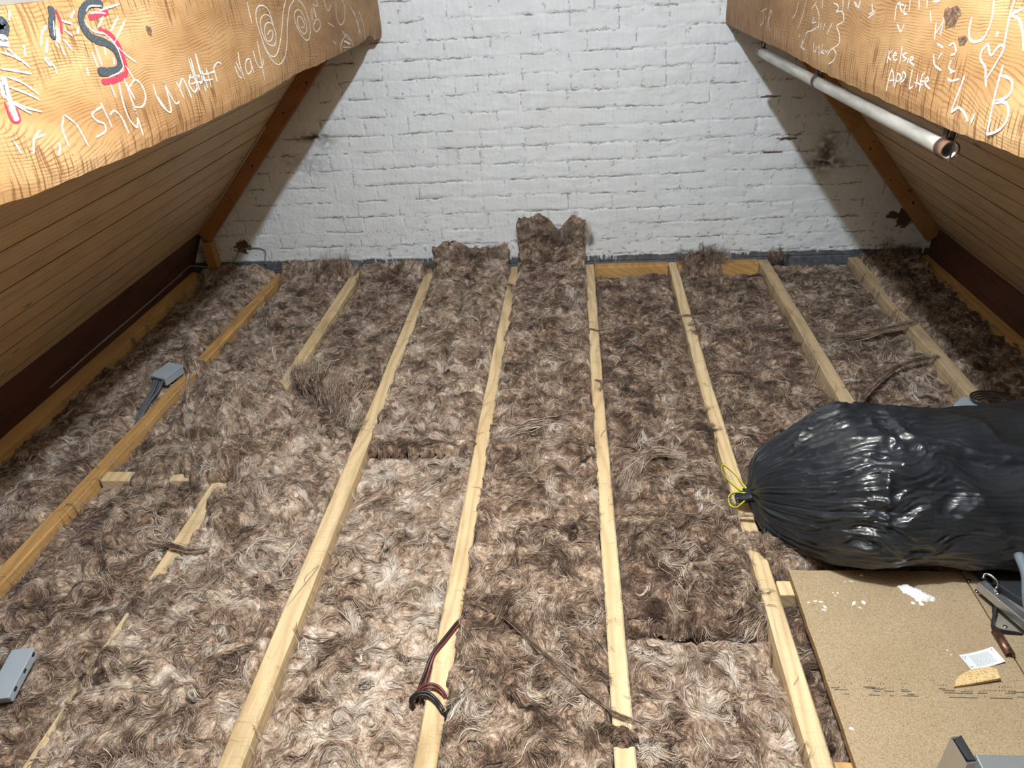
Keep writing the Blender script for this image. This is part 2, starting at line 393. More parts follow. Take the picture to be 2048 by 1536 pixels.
# end rafters against the gable ---------------------------------------
def end_rafter(P0, d, nrm, s0, s1, label, holes, mt='rafter', bead=0.42):
    P0 = np.array(P0); d = np.array(d); nrm = np.array(nrm)
    q = [P0+d*s0, P0+d*s1, P0+d*s1+nrm*0.074, P0+d*s0+nrm*0.074]
    V = []
    for y in (-0.05, -0.002): V += [(p[0], y, p[1]) for p in q]
    r = empty('rafter', (float(q[0][0]), -0.026, float(q[0][1])), label, 'rafter')
    pmesh('timber', V, [(0, 1, 2, 3), (7, 6, 5, 4), (0, 4, 5, 1), (1, 5, 6, 2), (2, 6, 7, 3), (3, 7, 4, 0)], M[mt], r, bevel=0.002)
    mp = mat('white_bead', (0.7, 0.68, 0.62), 0.7)
    # paint smeared along the back edge against the lining
    a, b = P0+d*(s0+0.02), P0+d*(s0+(s1-s0)*bead)
    V, F = ([], []) if not bead else tube('x', [(a[0]+nrm[0]*.004, -0.052, a[1]+nrm[1]*.004), (b[0]+nrm[0]*.004, -0.052, b[1]+nrm[1]*.004)], lambda t: 0.0028*(0.4+0.8*abs(math.sin(t*23))), None, n=6, raw=True)
    if bead: pmesh('paint_bead', V, F, mp, r, smooth=True)
    mk = mat('knot_dark', (0.03, 0.012, 0.006), 0.8)
    for s, h, rr in holes:
        c = P0+d*s+nrm*h
        o = pmesh('knot', [(c[0]+rr*math.cos(a)*d[0]*1.1, -0.0508-(0.0008 if k else 0.0012), c[1]+rr*math.sin(a)) for k, a in enumerate(np.linspace(0, 2*math.pi, 11)[:-1])]+[(c[0]+rr*math.cos(a)*d[0]*1.1, -0.0495, c[1]+rr*math.sin(a)) for a in np.linspace(0, 2*math.pi, 11)[:-1]],
              [tuple(range(10))]+[(i, (i+1) % 10, 10+(i+1) % 10, 10+i) for i in range(10)], mk, r)
    return r
end_rafter((-1.717, 0.274), (0.690, 0.724), (0.724, -0.690), -0.02, 1.8, 'reddish brown end rafter where the left slope meets the brick gable',
           [(1.06, .055, .006), (1.02, .03, .004), (0.86, .04, .006), (0.52, .05, .007), (0.60, .03, .003), (0.28, .05, .004), (0.22, .02, .003), (0.12, .045, .003)])
end_rafter((2.213, 0.149), (-0.650, 0.760), (-0.760, -0.650), -0.02, 1.85, 'orange brown end rafter where the right slope meets the brick gable',
           [(0.22, .03, .008), (0.60, .05, .006), (0.62, .02, .004), (1.0, .04, .005), (0.4, .055, .004)], 'rafter2', 0)

# ------------------------------------------------------------------ purlins with chalk writing
def m_purlin():
    m = mat('douglas_beam', rough=0.6, spec=0.3); g = G(m); v = g.coord()
    sx = g.new('ShaderNodeSeparateXYZ'); g.l.new(v, sx.inputs[0]); Y, Z = sx.outputs[1], sx.outputs[2]
    warp = g.noise(g.map(v, (1, 2.2, 6.0)), 1.0, 2, 0.4)
    warp2 = g.noise(g.map(v, (1, 12, 18)), 1.0, 2, 0.5)
    ph = g.math('ADD', g.math('MULTIPLY', Z, 1000.0), g.math('ADD', g.math('MULTIPLY', warp, 125.0), g.math('MULTIPLY', warp2, 16.0)))
    ring = g.math('POWER', g.math('ADD', g.math('MULTIPLY', g.math('SINE', ph), 0.5), 0.5), 3.0)
    brk = g.noise(g.map(v, (5, 16, 30)), 1.0, 3, 0.6)
    ring = g.math('MULTIPLY', ring, g.ramp(brk, [(0.35, 0.10), (0.65, 1.0)]))
    tone = g.noise(g.map(v, (1, 3.0, 9)), 1.0, 4, 0.6)
    col = g.ramp(tone, [(0.28, (0.27, 0.145, 0.058)), (0.5, (0.38, 0.225, 0.098)), (0.75, (0.47, 0.31, 0.155))])
    col = g.mix(g.math('MULTIPLY', ring, 0.80), col, (0.17, 0.065, 0.02))
    # saw scars: short dark slanted nicks
    mp = g.coord((1, 150, 9), rot=(0.10, 0, 0)); s1 = g.noise(mp, 1.0, 2, 0.5)
    s2 = g.noise(g.map(v, (3, 5, 7)), 1.0, 3, 0.6)
    edge = g.ramp(g.math('ABSOLUTE', Z), [(0.03, 0.0), (0.14, 0.30)])
    sm = g.math('MULTIPLY', g.ramp(s1, [(0.53, 0.0), (0.62, 1.0)]), g.ramp(g.math('ADD', s2, edge), [(0.54, 0.0), (0.68, 1.0)]))
    col = g.mix(g.math('MULTIPLY', sm, 0.8), col, (0.13, 0.055, 0.022))
    # dots of torn grain
    dd = g.noise(g.map(v, (1, 120, 260)), 1.0, 1, 0.5)
    dz = g.ramp(g.noise(g.map(v, (1, 6, 12)), 1.0, 2), [(0.52, 0.0), (0.62, 1.0)])
    col = g.mix(g.math('MULTIPLY', g.math('MULTIPLY', g.ramp(dd, [(0.66, 0.0), (0.72, 1.0)]), dz), 0.8), col, (0.14, 0.05, 0.02))
    # darker brown towards the gable end, and brown blotches
    far = g.ramp(g.math('ADD', g.math('MULTIPLY', Y, 0.5), g.math('MULTIPLY', s2, 0.25)), [(1.02, 0.0), (1.22, 1.0)])
    col = g.mix(g.math('MULTIPLY', far, 0.85), col, (0.11, 0.068, 0.042))
    bl = g.ramp(g.noise(g.map(v, (1, 7, 13)), 1.0, 4, 0.7), [(0.62, 0.0), (0.74, 1.0)])
    col = g.mix(g.math('MULTIPLY', bl, 0.45), col, (0.19, 0.085, 0.04))
    g.out(col, g.bump(g.math('SUBTRACT', g.math('MULTIPLY', brk, 0.6), g.math('ADD', sm, g.math('MULTIPLY', ring, 0.4))), 0.4, 0.0015))
    return m
MP = m_purlin()
m_chalk = mat('chalk', (0.86, 0.85, 0.83), 0.95, spec=0.1); g = G(m_chalk)
tr = g.new('ShaderNodeBsdfTransparent'); mx = g.new('ShaderNodeMixShader')
g.l.new(g.ramp(g.noise(g.coord(), 520, 2, 0.6), [(0.40, 0.0), (0.54, 1.0)]), mx.inputs[0]); g.l.new(tr.outputs[0], mx.inputs[1]); g.l.new(g.b.outputs[0], mx.inputs[2])
g.l.new(mx.outputs[0], g.n['Material Output'].inputs[0])
m_black = mat('black_paint', (0.022, 0.028, 0.035), 0.55); g = G(m_black); g.out(g.ramp(g.noise(g.coord((1, 1, 1)), 300, 3), [(0.5, (0.03, 0.037, 0.045)), (0.75, (0.14, 0.15, 0.17))]))
m_red = mat('red_paint', (0.55, 0.03, 0.06), 0.6)
CHALK = {
    'L_black': '0.0155|-22076,14572 -22190,14667 -22424,14673 -22715,14582 -22875,14459 -22912,14327 -22840,14183 -22646,14067 -22356,13973 -22150,13841 -22094,13666 -22138,13540 -22315,13470 -22595,13492 -22918,13538',
    'L_red': '0.011|-21949,14492 -22319,14467 -22631,14431',
    'L_red2': '0.011|-22447,14215 -22104,14083 -21942,13873 -21917,13644 -21942,13456 -22063,13358 -22488,13317 -22898,13352',
    'L_red3': '0.006|-23511,14638 -23499,14428 -23580,14255',
    'L_black2': '0.015|-23620,14694 -23667,14554 -23778,14404 -23864,14203',
    'L_black3': '0.02|-25114,14580 -24989,14555 -24927,14521 -24983,14452 -25192,14457',
    'L_red4': '0.005|-25591,13465 -25577,13181 -25412,13164 -25393,13351',
    'L_stem': '0.011|-25245,14376 -24994,14320;0.011|-25288,14307 -24985,14260;0.011|-25404,13832 -25458,13597 -25482,13368 -25489,13163;0.011|-25500,13756 -25555,13521',
    'L_tick': '0.009|-23678,14379 -23702,14251 -23780,14129;0.009|-24263,13958 -24184,13817',
    'L_rays': '0.0032|-22133,14594 -22494,14618 -22673,14545;0.0032|-21481,14586 -21870,14558 -22248,14523;0.0032|-22567,14503 -22363,14505 -22073,14466;0.0032|-22798,14402 -22746,14277 -22598,14194 -22325,14132 -22130,13986 -22046,13829 -22040,13603 -22072,13493 -22268,13426 -22617,13402;0.0032|-22174,14421 -22458,14251;0.0032|-21675,14373 -22100,14146;0.0032|-21430,14307 -22072,13961;0.0032|-22023,13863 -21768,13663 -21536,13527;0.0032|-21961,13516 -21788,13200;0.0032|-22747,13963 -22726,13620;0.0032|-22905,13875 -22875,13604;0.0032|-22455,13930 -22503,13773;0.0032|-22273,13708 -22316,13583;0.0032|-23000,14586 -23200,14469;0.0032|-23044,14322 -23146,14213;0.0032|-23216,13651 -23254,13515',
    'L_rays2': '0.0032|-23702,14477 -23821,14247;0.0032|-23479,14459 -23197,14377;0.0032|-23502,14330 -23314,14196;0.0032|-23602,14175 -23456,13975;0.0032|-23727,14073 -23719,13923;0.0032|-23835,14135 -23830,14052;0.0032|-23912,14416 -24121,14309 -24248,14132;0.0032|-24024,14219 -24186,14013;0.0032|-24263,13958 -24114,13791 -24116,13675;0.0032|-24686,14707 -24787,14567;0.0032|-24665,14210 -24724,14016;0.0032|-25075,14195 -24888,14021 -24720,13858;0.0032|-25245,14155 -25046,14086 -24859,13986;0.0032|-25386,13935 -25090,13863 -24740,13766',
    'L_ship': '0.0032|-25325,13805 -25052,13686 -24757,13446;0.0032|-25347,13655 -25036,13510 -24804,13373;0.0032|-25428,13452 -25165,13308 -24844,13182;0.0032|-25424,13420 -25103,13199;0.0032|-24733,12647 -24741,12543 -24860,12449;0.0032|-24475,12887 -24509,12719 -24499,12521;0.0032|-24310,13027 -24084,12805 -23970,12404;0.0032|-24347,13017 -24472,12869;0.0032|-23172,12955 -23456,12915 -23543,12859 -23461,12749 -23278,12655 -23322,12531 -23661,12492;0.0032|-23161,13027 -23117,12794 -23073,12555;0.0032|-23005,12772 -22815,12811 -22659,12645 -22590,12332;0.0032|-22660,13278 -22638,13028;0.0032|-22369,13270 -22444,12859 -22407,12554 -22239,12378 -22111,12576 -22139,12783;0.0032|-22150,13313 -22116,12818 -22108,12163;0.0032|-22087,13110 -21777,13218 -21585,13068 -21582,12845 -21821,12704 -22151,12765;0.0032|-22125,13232 -21997,12877',
    'L_first': '0.0032|-25063,12926 -25278,12823 -25420,12622;0.0032|-25234,12830 -24980,12841;0.0032|-25735,12895 -25691,12689',
    'L_under': '0.0032|-21151,13040 -21141,12747 -20978,12504 -20762,12398 -20683,12667 -20683,13030;0.0032|-20695,13011 -20590,12737 -20443,12514 -20284,12530;0.0032|-21145,12810 -20936,12496;0.0032|-20150,12926 -20017,12550;0.0032|-20115,12789 -19860,12947 -19752,12797 -19663,12488;0.0032|-19311,13313 -19276,13040 -19250,12579;0.0032|-19414,12993 -19596,12795 -19461,12591 -19245,12670;0.0032|-18896,13374 -18888,12962 -18892,12519;0.0032|-19186,13320 -19204,12962 -19171,12589;0.0032|-18907,13375 -18924,12968 -18863,12538;0.0032|-19108,12857 -18849,12911 -18828,12768 -19089,12715;0.0032|-18807,12974 -18730,12564;0.0032|-18556,13009 -18556,12559;0.0032|-19454,12908 -19131,12906 -18587,12873 -18179,12861;0.0032|-19534,12785 -19112,12765 -18334,12716;0.0032|-18163,12978 -18156,12617;0.0032|-18150,12953 -17882,13036 -17667,12984',
    'L_way': '0.0032|-16493,13109 -16566,12837 -16507,12440;0.0032|-16914,12833 -16815,12564 -16654,12488;0.0032|-16790,12918 -16625,12640;0.0032|-15855,12875 -16090,12853 -16252,12717 -16196,12525 -15893,12588 -15836,12846 -15776,12478;0.0032|-15482,13041 -15447,12743 -15257,12554 -14969,12625 -14923,12757;0.0032|-15048,13231 -15084,12695 -15125,12203',
    'L_spiral': '0.0032|-15152,14225 -15133,13687;0.0032|-14190,13305 -13924,13390 -13740,13344 -13826,13213 -14056,13126 -14314,13181 -14368,13350 -14250,13529 -14034,13605 -13755,13581 -13548,13438 -13522,13211 -13744,13008 -14054,13000 -14387,13133 -14543,13394 -14528,13661 -14322,13790 -13969,13830 -13701,13728 -13636,13502;0.0032|-12070,14089 -12494,13803 -12967,13299 -13542,12842 -13994,12696 -14358,12797 -14592,13074 -14710,13384 -14773,13708 -14677,13936 -14422,14062 -14061,14064 -13756,13963 -13603,13747 -13571,13468;0.0032|-11319,14044 -11895,13847 -12408,13363 -12727,12925 -13236,12543 -13807,12442 -14224,12611 -14540,12903 -14676,13192;0.0032|-10927,14020 -10518,13843 -10298,13519 -10239,13136 -10523,12845 -10878,12812 -11241,12997 -11520,13283 -11610,13531 -11449,13697 -11109,13747 -10807,13650 -10605,13388 -10626,13109 -10961,13015 -11284,13170 -11396,13393 -11242,13547 -10954,13509 -10766,13308 -10885,13210 -11137,13233',
    'L_smears': '0.0032|-8184,13854 -8010,13544 -7783,13494 -7422,13639;0.0032|-9008,13904 -9017,13712 -9539,13810;0.0032|-6657,13762 -6926,13258 -6659,12917 -6012,13006 -5615,13483 -5832,13712;0.0032|-9642,13308 -9171,13301 -9065,13095 -9644,12951 -9874,13135 -9531,13298;0.0032|-6031,12531 -6956,12260 -7048,12015;0.0032|-6031,12531 -5570,12297 -5291,12000;0.0032|-6522,12688 -5982,12378 -5470,12211;0.0032|-4805,13429 -4410,13063 -3999,12683 -4248,12317;0.0032|-3651,13197 -3203,12574 -3250,11975;0.0032|-6752,12128 -5761,12015;0.0032|-9729,13697 -9862,13326;0.0032|-8167,13117 -7498,12921;0.0032|-7935,12474 -7617,12333;0.008|-9489,13712 -9378,13351;0.008|-4443,13254 -3902,12322;0.008|-6476,12318 -5689,12121',
    'R_initials': '0.0032|-7595,12674 -6819,12505;0.0032|-7170,12556 -7298,12210 -6880,12044;0.0032|-7618,12413 -7658,12341;0.0032|-8190,12667 -8016,12345 -7973,11990;0.0032|-8190,12667 -8402,12597 -8215,12411 -8029,12321 -8438,12009',
    'R_scrawl': '0.0032|-11584,13133 -11411,12799 -11138,12624;0.0032|-12392,13224 -12211,12795 -11904,12405;0.0032|-13414,13247 -13062,13044;0.0032|-13298,13180 -13804,12959 -13961,12615;0.0032|-13903,12650 -13369,12500 -12862,12389 -12737,12164 -12433,11936;0.0032|-13408,12848 -13259,12694 -13621,12745;0.0032|-12237,12285 -12116,12186;0.0032|-14479,12799 -14379,12595;0.0032|-14123,12788 -14159,12594;0.0032|-15074,12850 -14770,12535;0.0032|-14949,13305 -15254,13289 -15398,13207 -15251,13124 -15742,13160 -15949,12960 -15494,12812 -15778,12653 -15877,12423 -15358,12232 -15062,12021;0.0032|-15474,12265 -15794,12169 -15638,11978 -15297,11855;0.0032|-13720,12227 -13792,12030 -13997,12013 -14029,12159;0.0032|-14221,12221 -14371,11956;0.0032|-14558,12278 -14490,12011;0.0032|-14711,12137 -14527,12076 -14831,12052;0.0032|-14812,12149 -15010,12113 -15110,12184;0.0032|-12553,12188 -12586,11975 -12952,11932;0.0032|-15654,13422 -15752,13196;0.0032|-16124,13450 -16124,13241;0.0032|-13968,13320 -14013,13111',
    'R_upper': '0.0032|-16481,13438 -16765,13337 -16905,13481;0.0032|-17006,13353 -17137,13077;0.0032|-17696,13481 -17861,13283;0.0032|-17996,13309 -17620,13167;0.0032|-20224,13698 -20297,13536;0.0032|-20593,13720 -20648,13591;0.0032|-19129,13535 -19201,13247;0.0032|-19273,13609 -19389,13488 -19512,13433;0.0032|-19606,13582 -19608,13424 -19796,13407;0.0032|-19795,13672 -19845,13473;0.0032|-19156,13569 -19528,13561;0.0032|-20852,13707 -21132,13739;0.0032|-16593,13442 -16841,13329 -16934,13481;0.0032|-17015,13341 -17137,13075;0.0032|-17971,13355 -17650,13243;0.0032|-20831,13545 -20975,13364',
    'R_name': '0.0032|-19223,12662 -19246,12407;0.0032|-19384,12681 -19241,12544 -19448,12485;0.0032|-19515,12578 -19658,12621 -19568,12652 -19502,12560 -19628,12508 -19751,12541;0.0032|-19867,12820 -19926,12480;0.0032|-20174,12717 -19999,12671 -20068,12630 -20211,12616 -20070,12548;0.0032|-20305,12644 -20296,12545;0.0032|-20412,12609 -20555,12659 -20438,12677 -20401,12591 -20648,12536',
    'R_phrase': '0.0032|-19563,12329 -19515,12114 -19517,11850;0.0032|-19563,12329 -19757,12202 -19832,11989;0.0032|-19556,12085 -19794,12139;0.0032|-19918,12294 -19898,12000;0.0032|-19918,12294 -20095,12269 -20097,12185 -19943,12127;0.0032|-20177,12364 -20172,12095;0.0032|-20177,12364 -20337,12321 -20307,12217 -20200,12167;0.0032|-20599,12473 -20651,12122 -20796,12170;0.0032|-20904,12420 -20945,12170;0.0032|-20835,12249 -21222,12262;0.0032|-21196,12478 -21100,12401 -21140,12121;0.0032|-21067,12317 -21262,12331;0.0032|-21299,12337 -21435,12374 -21348,12423 -21272,12349 -21368,12285 -21589,12243',
    'R_scribble': '0.0032|-21200,13369 -21291,13083;0.0032|-21466,13478 -21496,13178;0.0032|-21472,13407 -21270,13185;0.0032|-21429,13039 -21711,12997;0.0032|-21928,13051 -22099,13112 -22248,12974 -22079,12911;0.0032|-19372,13196 -19630,13072 -19731,13211;0.0032|-21394,12841 -21527,12678 -21859,12619;0.0032|-21725,12911 -21618,12780;0.0032|-22151,12848 -22132,12701 -22363,12661;0.0032|-22162,12529 -22346,12513 -22610,12583;0.0032|-22410,12696 -22212,12625',
    'R_J': '0.0045|-23101,13872 -23188,13628 -23141,13369 -23001,13257 -22755,13211 -22600,13262 -22526,13389 -22511,13575;0.0045|-23492,13441 -23489,13353',
    'R_K': '0.0045|-23734,13922 -23718,13646 -23781,13271;0.0045|-24046,13813 -23782,13711 -24022,13647 -24221,13475 -24376,13253',
    'R_heart': '0.0045|-23274,13240 -23148,13108 -23158,12990 -23401,12876 -23514,12733 -23711,13022 -23802,13236 -23636,13242 -23467,13081 -23274,13240;0.0045|-23480,12741 -23586,12610',
    'R_B': '0.0045|-23914,12999 -23912,12793 -23932,12434 -24006,11917;0.0045|-23945,12842 -24228,12826 -24358,12730 -24287,12572 -23965,12432 -24280,12482 -24439,12392 -24447,12198 -24266,12029 -24002,11924',
    'R_L': '0.0045|-22774,12670 -22708,12365 -22631,12030 -22841,12138 -23097,12087 -23303,11987;0.0045|-23444,12146 -23413,11985',
}
def strokes(name, key, X, side, off, m, parent):
    """flat brushed strokes lying on the beam face"""
    V, F = [], []; rs = random.Random(len(key)*7)
    for part in CHALK[key].split(';'):
        w_, pts = part.split('|'); w_ = float(w_)*0.5
        pts = [tuple(float(q)*1e-4 for q in p.split(',')) for p in pts.split()]
        P_ = catmull(pts, 7); b = len(V)
        for i, p in enumerate(P_):
            t = P_[min(i+1, len(P_)-1)]-P_[max(i-1, 0)]; L = math.hypot(*t) or 1; nx, nz = -t[1]/L, t[0]/L
            ww = w_*(0.75+0.5*rs.random()) if w_ < 0.0035 else w_*(0.92+0.16*rs.random())
            if i in (0, len(P_)-1): ww *= 0.5
            for s in (1, -1): V.append((X+side*off, p[0]+nx*ww*s, p[1]+nz*ww*s))
        F += [(b+2*i, b+2*i+1, b+2*i+3, b+2*i+2) for i in range(len(P_)-1)]
        # the coat has a thickness
    n = len(V); V += [(x-side*off*0.6, y, z) for x, y, z in V]
    return pmesh(name, V, F+[tuple(i+n for i in f)[::-1] for f in F], m, parent)
def purlin(X, side, zb, bot, label):
    """side: +1 when the written face looks to +X"""
    ys = np.arange(-5.2, 0.001, 0.02); zt = 1.478
    th = 0.085; nz = 14; V = []
    bp = sorted(bot); by = [b[0] for b in bp]; bz = [b[1] for b in bp]
    zbot = np.interp(ys, by, bz)+0.0025*pn(ys/0.05, ys*0, 41+side)+0.0012*pn(ys/0.015, ys*0, 42)
    Vs = []; ring_n = None
    for i, y in enumerate(ys):
        ring = []
        for k in range(nz+1):
            z = zbot[i]+(zt-zbot[i])*k/nz
            e = 0.006*(math.exp(-k*1.6))+0.003*math.exp(-(nz-k)*1.6)
            ring.append((X-side*e+side*0.0, y, z))
        ring += [(X-side*0.03, y, zt), (X-side*th, y, 1.400), (X-side*th, y, zbot[i]+0.002), (X-side*0.012, y, zbot[i]-0.001)]
        Vs.append(ring)
    V = np.array(Vs); n = V.shape[1]
    Q = []
    for i in range(len(ys)-1):
        for k in range(n): Q.append((i*n+k, i*n+(k+1) % n, (i+1)*n+(k+1) % n, (i+1)*n+k))
    F = Q+[tuple(range(n)), tuple(range((len(ys)-1)*n, len(ys)*n))[::-1]]
    org = (X-side*th/2, -2.6, 1.335)
    root = empty('purlin', org, label, 'roof beam')
    pmesh('beam', V.reshape(-1, 3), F, MP, root, origin=org)
    return root
PL = purlin(-0.548, 1, 1.19, [(-5.2, 1.22), (-2.658, 1.208), (-2.556, 1.201), (-2.334, 1.194), (-1.963, 1.184), (-1.572, 1.184), (-1.206, 1.196), (-0.989, 1.191), (-0.656, 1.193), (-0.42, 1.193), (-0.30, 1.200), (-0.216, 1.210), (-0.15, 1.192), (-0.134, 1.182), (-0.06, 1.178), (0.0, 1.180)],
            'left orange roof beam with a black and red painted S, chalk spirals and writing')
for k in ('L_red', 'L_red2', 'L_red3', 'L_red4'): strokes('red_stroke', k, -0.548, 1, 0.0009, m_red, PL)
for nm, k in (('black_letter', 'L_black'), ('black_mark', 'L_black2'), ('black_mark', 'L_black3')): strokes(nm, k, -0.548, 1, 0.0014, m_black, PL)
for nm, k in (('chalk_rays', 'L_rays'), ('chalk_rays', 'L_rays2'), ('chalk_stem', 'L_stem'), ('chalk_tick', 'L_tick'), ('chalk_word', 'L_first'), ('chalk_word', 'L_ship'), ('chalk_word', 'L_under'), ('chalk_word', 'L_way'), ('chalk_spiral', 'L_spiral'), ('chalk_smears', 'L_smears')):
    strokes(nm, k, -0.548, 1, 0.0021, m_chalk, PL)
PR = purlin(1.05, -1, 1.17, [(-5.2, 1.19), (-2.522, 1.182), (-2.274, 1.170), (-1.925, 1.163), (-1.514, 1.156), (-1.009, 1.160), (-0.537, 1.153), (0.0, 1.150)],
            'right orange roof beam with chalk letters L B and a heart')
for nm, k in (('chalk_initials', 'R_initials'), ('chalk_word', 'R_name'), ('chalk_word', 'R_phrase'), ('chalk_scrawl', 'R_scrawl'), ('chalk_scrawl', 'R_upper'), ('chalk_scrawl', 'R_scribble'),
              ('chalk_letter', 'R_J'), ('chalk_letter', 'R_K'), ('chalk_heart', 'R_heart'), ('chalk_letter', 'R_B'), ('chalk_letter', 'R_L')):
    strokes(nm, k, 1.05, -1, 0.0012, m_chalk, PR)
# knots of the beams
def knot(parent, X, side, y, z, ry, rz, split=True):
    m = mat('beam_knot', (0.10, 0.045, 0.018), 0.8); V = []; n = 16
    for k, f in enumerate((1.0, 0.62, 0.25)):
        for a in np.linspace(0, 2*math.pi, n, endpoint=False):
            V.append((X+side*(0.0002+0.0007*k if k < 2 else 0.0002), y+ry*f*math.cos(a)*(1+.22*math.sin(3*a)+.12*math.sin(5*a+1)), z+rz*f*math.sin(a)*(1+.2*math.cos(2*a)+.15*math.sin(4*a))))
    F = [(k*n+i, k*n+(i+1) % n, (k+1)*n+(i+1) % n, (k+1)*n+i) for k in range(2) for i in range(n)]+[tuple(range(2*n, 3*n))]
    g = G(m); vv = g.coord(); g.out(g.ramp(g.noise(vv, 130, 4, 0.65, 1.0), [(0.35, (0.03, 0.017, 0.012)), (0.5, (0.11, 0.06, 0.035)), (0.68, (0.26, 0.15, 0.07))]))
    pmesh('knot', V, F, m, parent, origin=(X, y, z))
knot(PL, -0.548, 1, -2.0654, 1.4023, 0.011, 0.012)
knot(PR, 1.05, -1, -2.2373, 1.3180, 0.016, 0.010)
knot(PR, 1.05, -1, -2.1748, 1.3506, 0.030, 0.022)
# ------------------------------------------------------------------ joists
YN = -3.05   # near end of what is built, just behind the foot of the picture
def joist(xn, xm, xf, w_, m, label, knots=(), depth=0.112, y0=YN, y1=-0.012, dz=0.0):
    ys = np.linspace(y0, y1, 34); V = []
    sd = (xf+3)*7
    for y in ys:
        xc = float(np.interp(y, [-2.9, -1.3, 0], [xn, xm, xf]))
        e = 0.0022*float(pn(y*9, sd, 3)); z = dz+0.0018*float(pn(y*3, sd, 4)); f = 0.0022*float(pn(y*11, sd+5, 5))
        c = 0.004
        V += [(xc-w_/2+e, y, -depth), (xc-w_/2+e, y, z-c), (xc-w_/2+c+e, y, z), (xc+w_/2-c+f, y, z), (xc+w_/2+f, y, z-c), (xc+w_/2+f, y, -depth)]
    n = 6; F = [(i*n+k, i*n+(k+1) % n, (i+1)*n+(k+1) % n, (i+1)*n+k) for i in range(len(ys)-1) for k in range(n)]
    F += [tuple(range(n))[::-1], tuple(range((len(ys)-1)*n, len(ys)*n))]
    return tag(pmesh('ceiling_joist', V, F, m, origin=(xm, -1.4, -depth)), label, 'joist')
joist(-1.388, -1.352, -1.325, .052, M['joist_o'], 'orange timber joist nearest the left boarded slope, grey cable box beside it')
joist(-0.878, -0.878, -0.876, .054, M['joist'], 'pale joist second from the left, half buried under loose wool')
joist(-0.427, -0.436, -0.454, .056, M['joist'], 'yellow joist third from the left, running beside the torn upright wool flap')
joist(0.012, 0.010, 0.020, .052, M['joist'], 'pale joist with the thin dark cables looped over it')
joist(0.449, 0.434, 0.430, .047, M['joist'], 'pale narrow joist just right of the wool strip that climbs the brick wall')
joist(0.862, 0.859, 0.877, .047, M['joist'], 'pale joist passing beside the yellow ties of the black sack')
joist(1.358, 1.356, 1.358, .052, M['joist_g'], 'joist running from the wall to under the middle of the black sack')
joist(1.822, 1.821, 1.824, .052, M['joist_g'], 'weathered joist nearest the dark right eaves, split on top near the wall')
# short cross pieces
def noggin(x0, x1, y, z, m, label, d=0.06, hgt=0.09, w_=None):
    return tag(box('noggin', ((x0+x1)/2, y, z-hgt/2), (x1-x0, d, hgt), m, bevel=0.003), label, 'cross timber')
noggin(0.456, 0.850, -0.030, 0.000, M['joist_o'], 'short cross timber at the brick wall right of the tall wool strip')
noggin(0.903, 1.328, -0.030, 0.000, M['joist_o'], 'short cross timber at the brick wall behind the curled wool edge')
noggin(-1.325, -0.907, -1.835, -0.002, M['joist'], 'short cross timber at the left, showing through the wool beside the orange joist', d=0.05)
noggin(-0.396, -0.018, -1.90, -0.055, M['joist'], 'short cross timber in the dark gap left of the cable joist', d=0.045)
noggin(0.888, 1.9, -2.310, -0.004, M['joist'], 'cross timber under the far end of the chipboard', d=0.05, hgt=0.05)
noggin(0.888, 1.6, -2.815, -0.004, M['joist_o'], 'orange cross timber under the near end of the chipboard', d=0.05, hgt=0.05)

# ------------------------------------------------------------------ mineral wool
m_wool = mat('mineral_wool', rough=0.92, spec=0.12); g = G(m_wool)
v = g.coord(kind='Object'); sx = g.new('ShaderNodeSeparateXYZ'); g.l.new(v, sx.inputs[0])
cb = g.new('ShaderNodeCombineXYZ'); g.l.new(g.math('MULTIPLY', g.attr('psi'), 14.0), cb.inputs[0])
g.l.new(g.math('MULTIPLY', g.math('ADD', sx.outputs[0], sx.outputs[2]), 34.0), cb.inputs[1]); g.l.new(g.math('MULTIPLY', sx.outputs[1], 34.0), cb.inputs[2])
st = g.noise(cb.outputs[0], 1.0, 4, 0.62, 0.15)
cb2 = g.new('ShaderNodeCombineXYZ'); g.l.new(g.math('MULTIPLY', g.attr('psi'), 90.0), cb2.inputs[0])
g.l.new(g.math('MULTIPLY', sx.outputs[0], 90.0), cb2.inputs[1]); g.l.new(g.math('MULTIPLY', sx.outputs[1], 90.0), cb2.inputs[2])
st2 = g.noise(cb2.outputs[0], 1.0, 3, 0.6, 0.1)
big = g.noise(v, 11.0, 3, 0.55, 0.4); med = g.noise(v, 30.0, 4, 0.6, 0.8); fuz = g.noise(v, 220.0, 3, 0.65)
f = g.math('ADD', g.math('MULTIPLY', st, 0.60), g.math('SUBTRACT', g.math('MULTIPLY', st2, 0.42), 0.0))
f = g.math('ADD', f, g.math('MULTIPLY', g.math('SUBTRACT', big, 0.5), 0.75))
f = g.math('ADD', f, g.math('MULTIPLY', g.math('SUBTRACT', med, 0.5), 0.70))
f = g.math('ADD', f, g.math('MULTIPLY', g.math('SUBTRACT', fuz, 0.5), 0.45))
f = g.math('ADD', f, g.math('SUBTRACT', g.attr('tone'), 0.5))
col = g.ramp(f, [(0.26, (0.060, 0.036, 0.025)), (0.40, (0.150, 0.095, 0.065)), (0.52, (0.30, 0.208, 0.148)), (0.64, (0.49, 0.378, 0.288)), (0.78, (0.72, 0.64, 0.56))])
b1 = g.bump(g.math('ADD', g.math('ADD', st, fuz), g.math('MULTIPLY', st2, 0.6)), 0.45, 0.004)
g.out(col, b1)
g.b.inputs['Sheen Weight'].default_value = 0.15

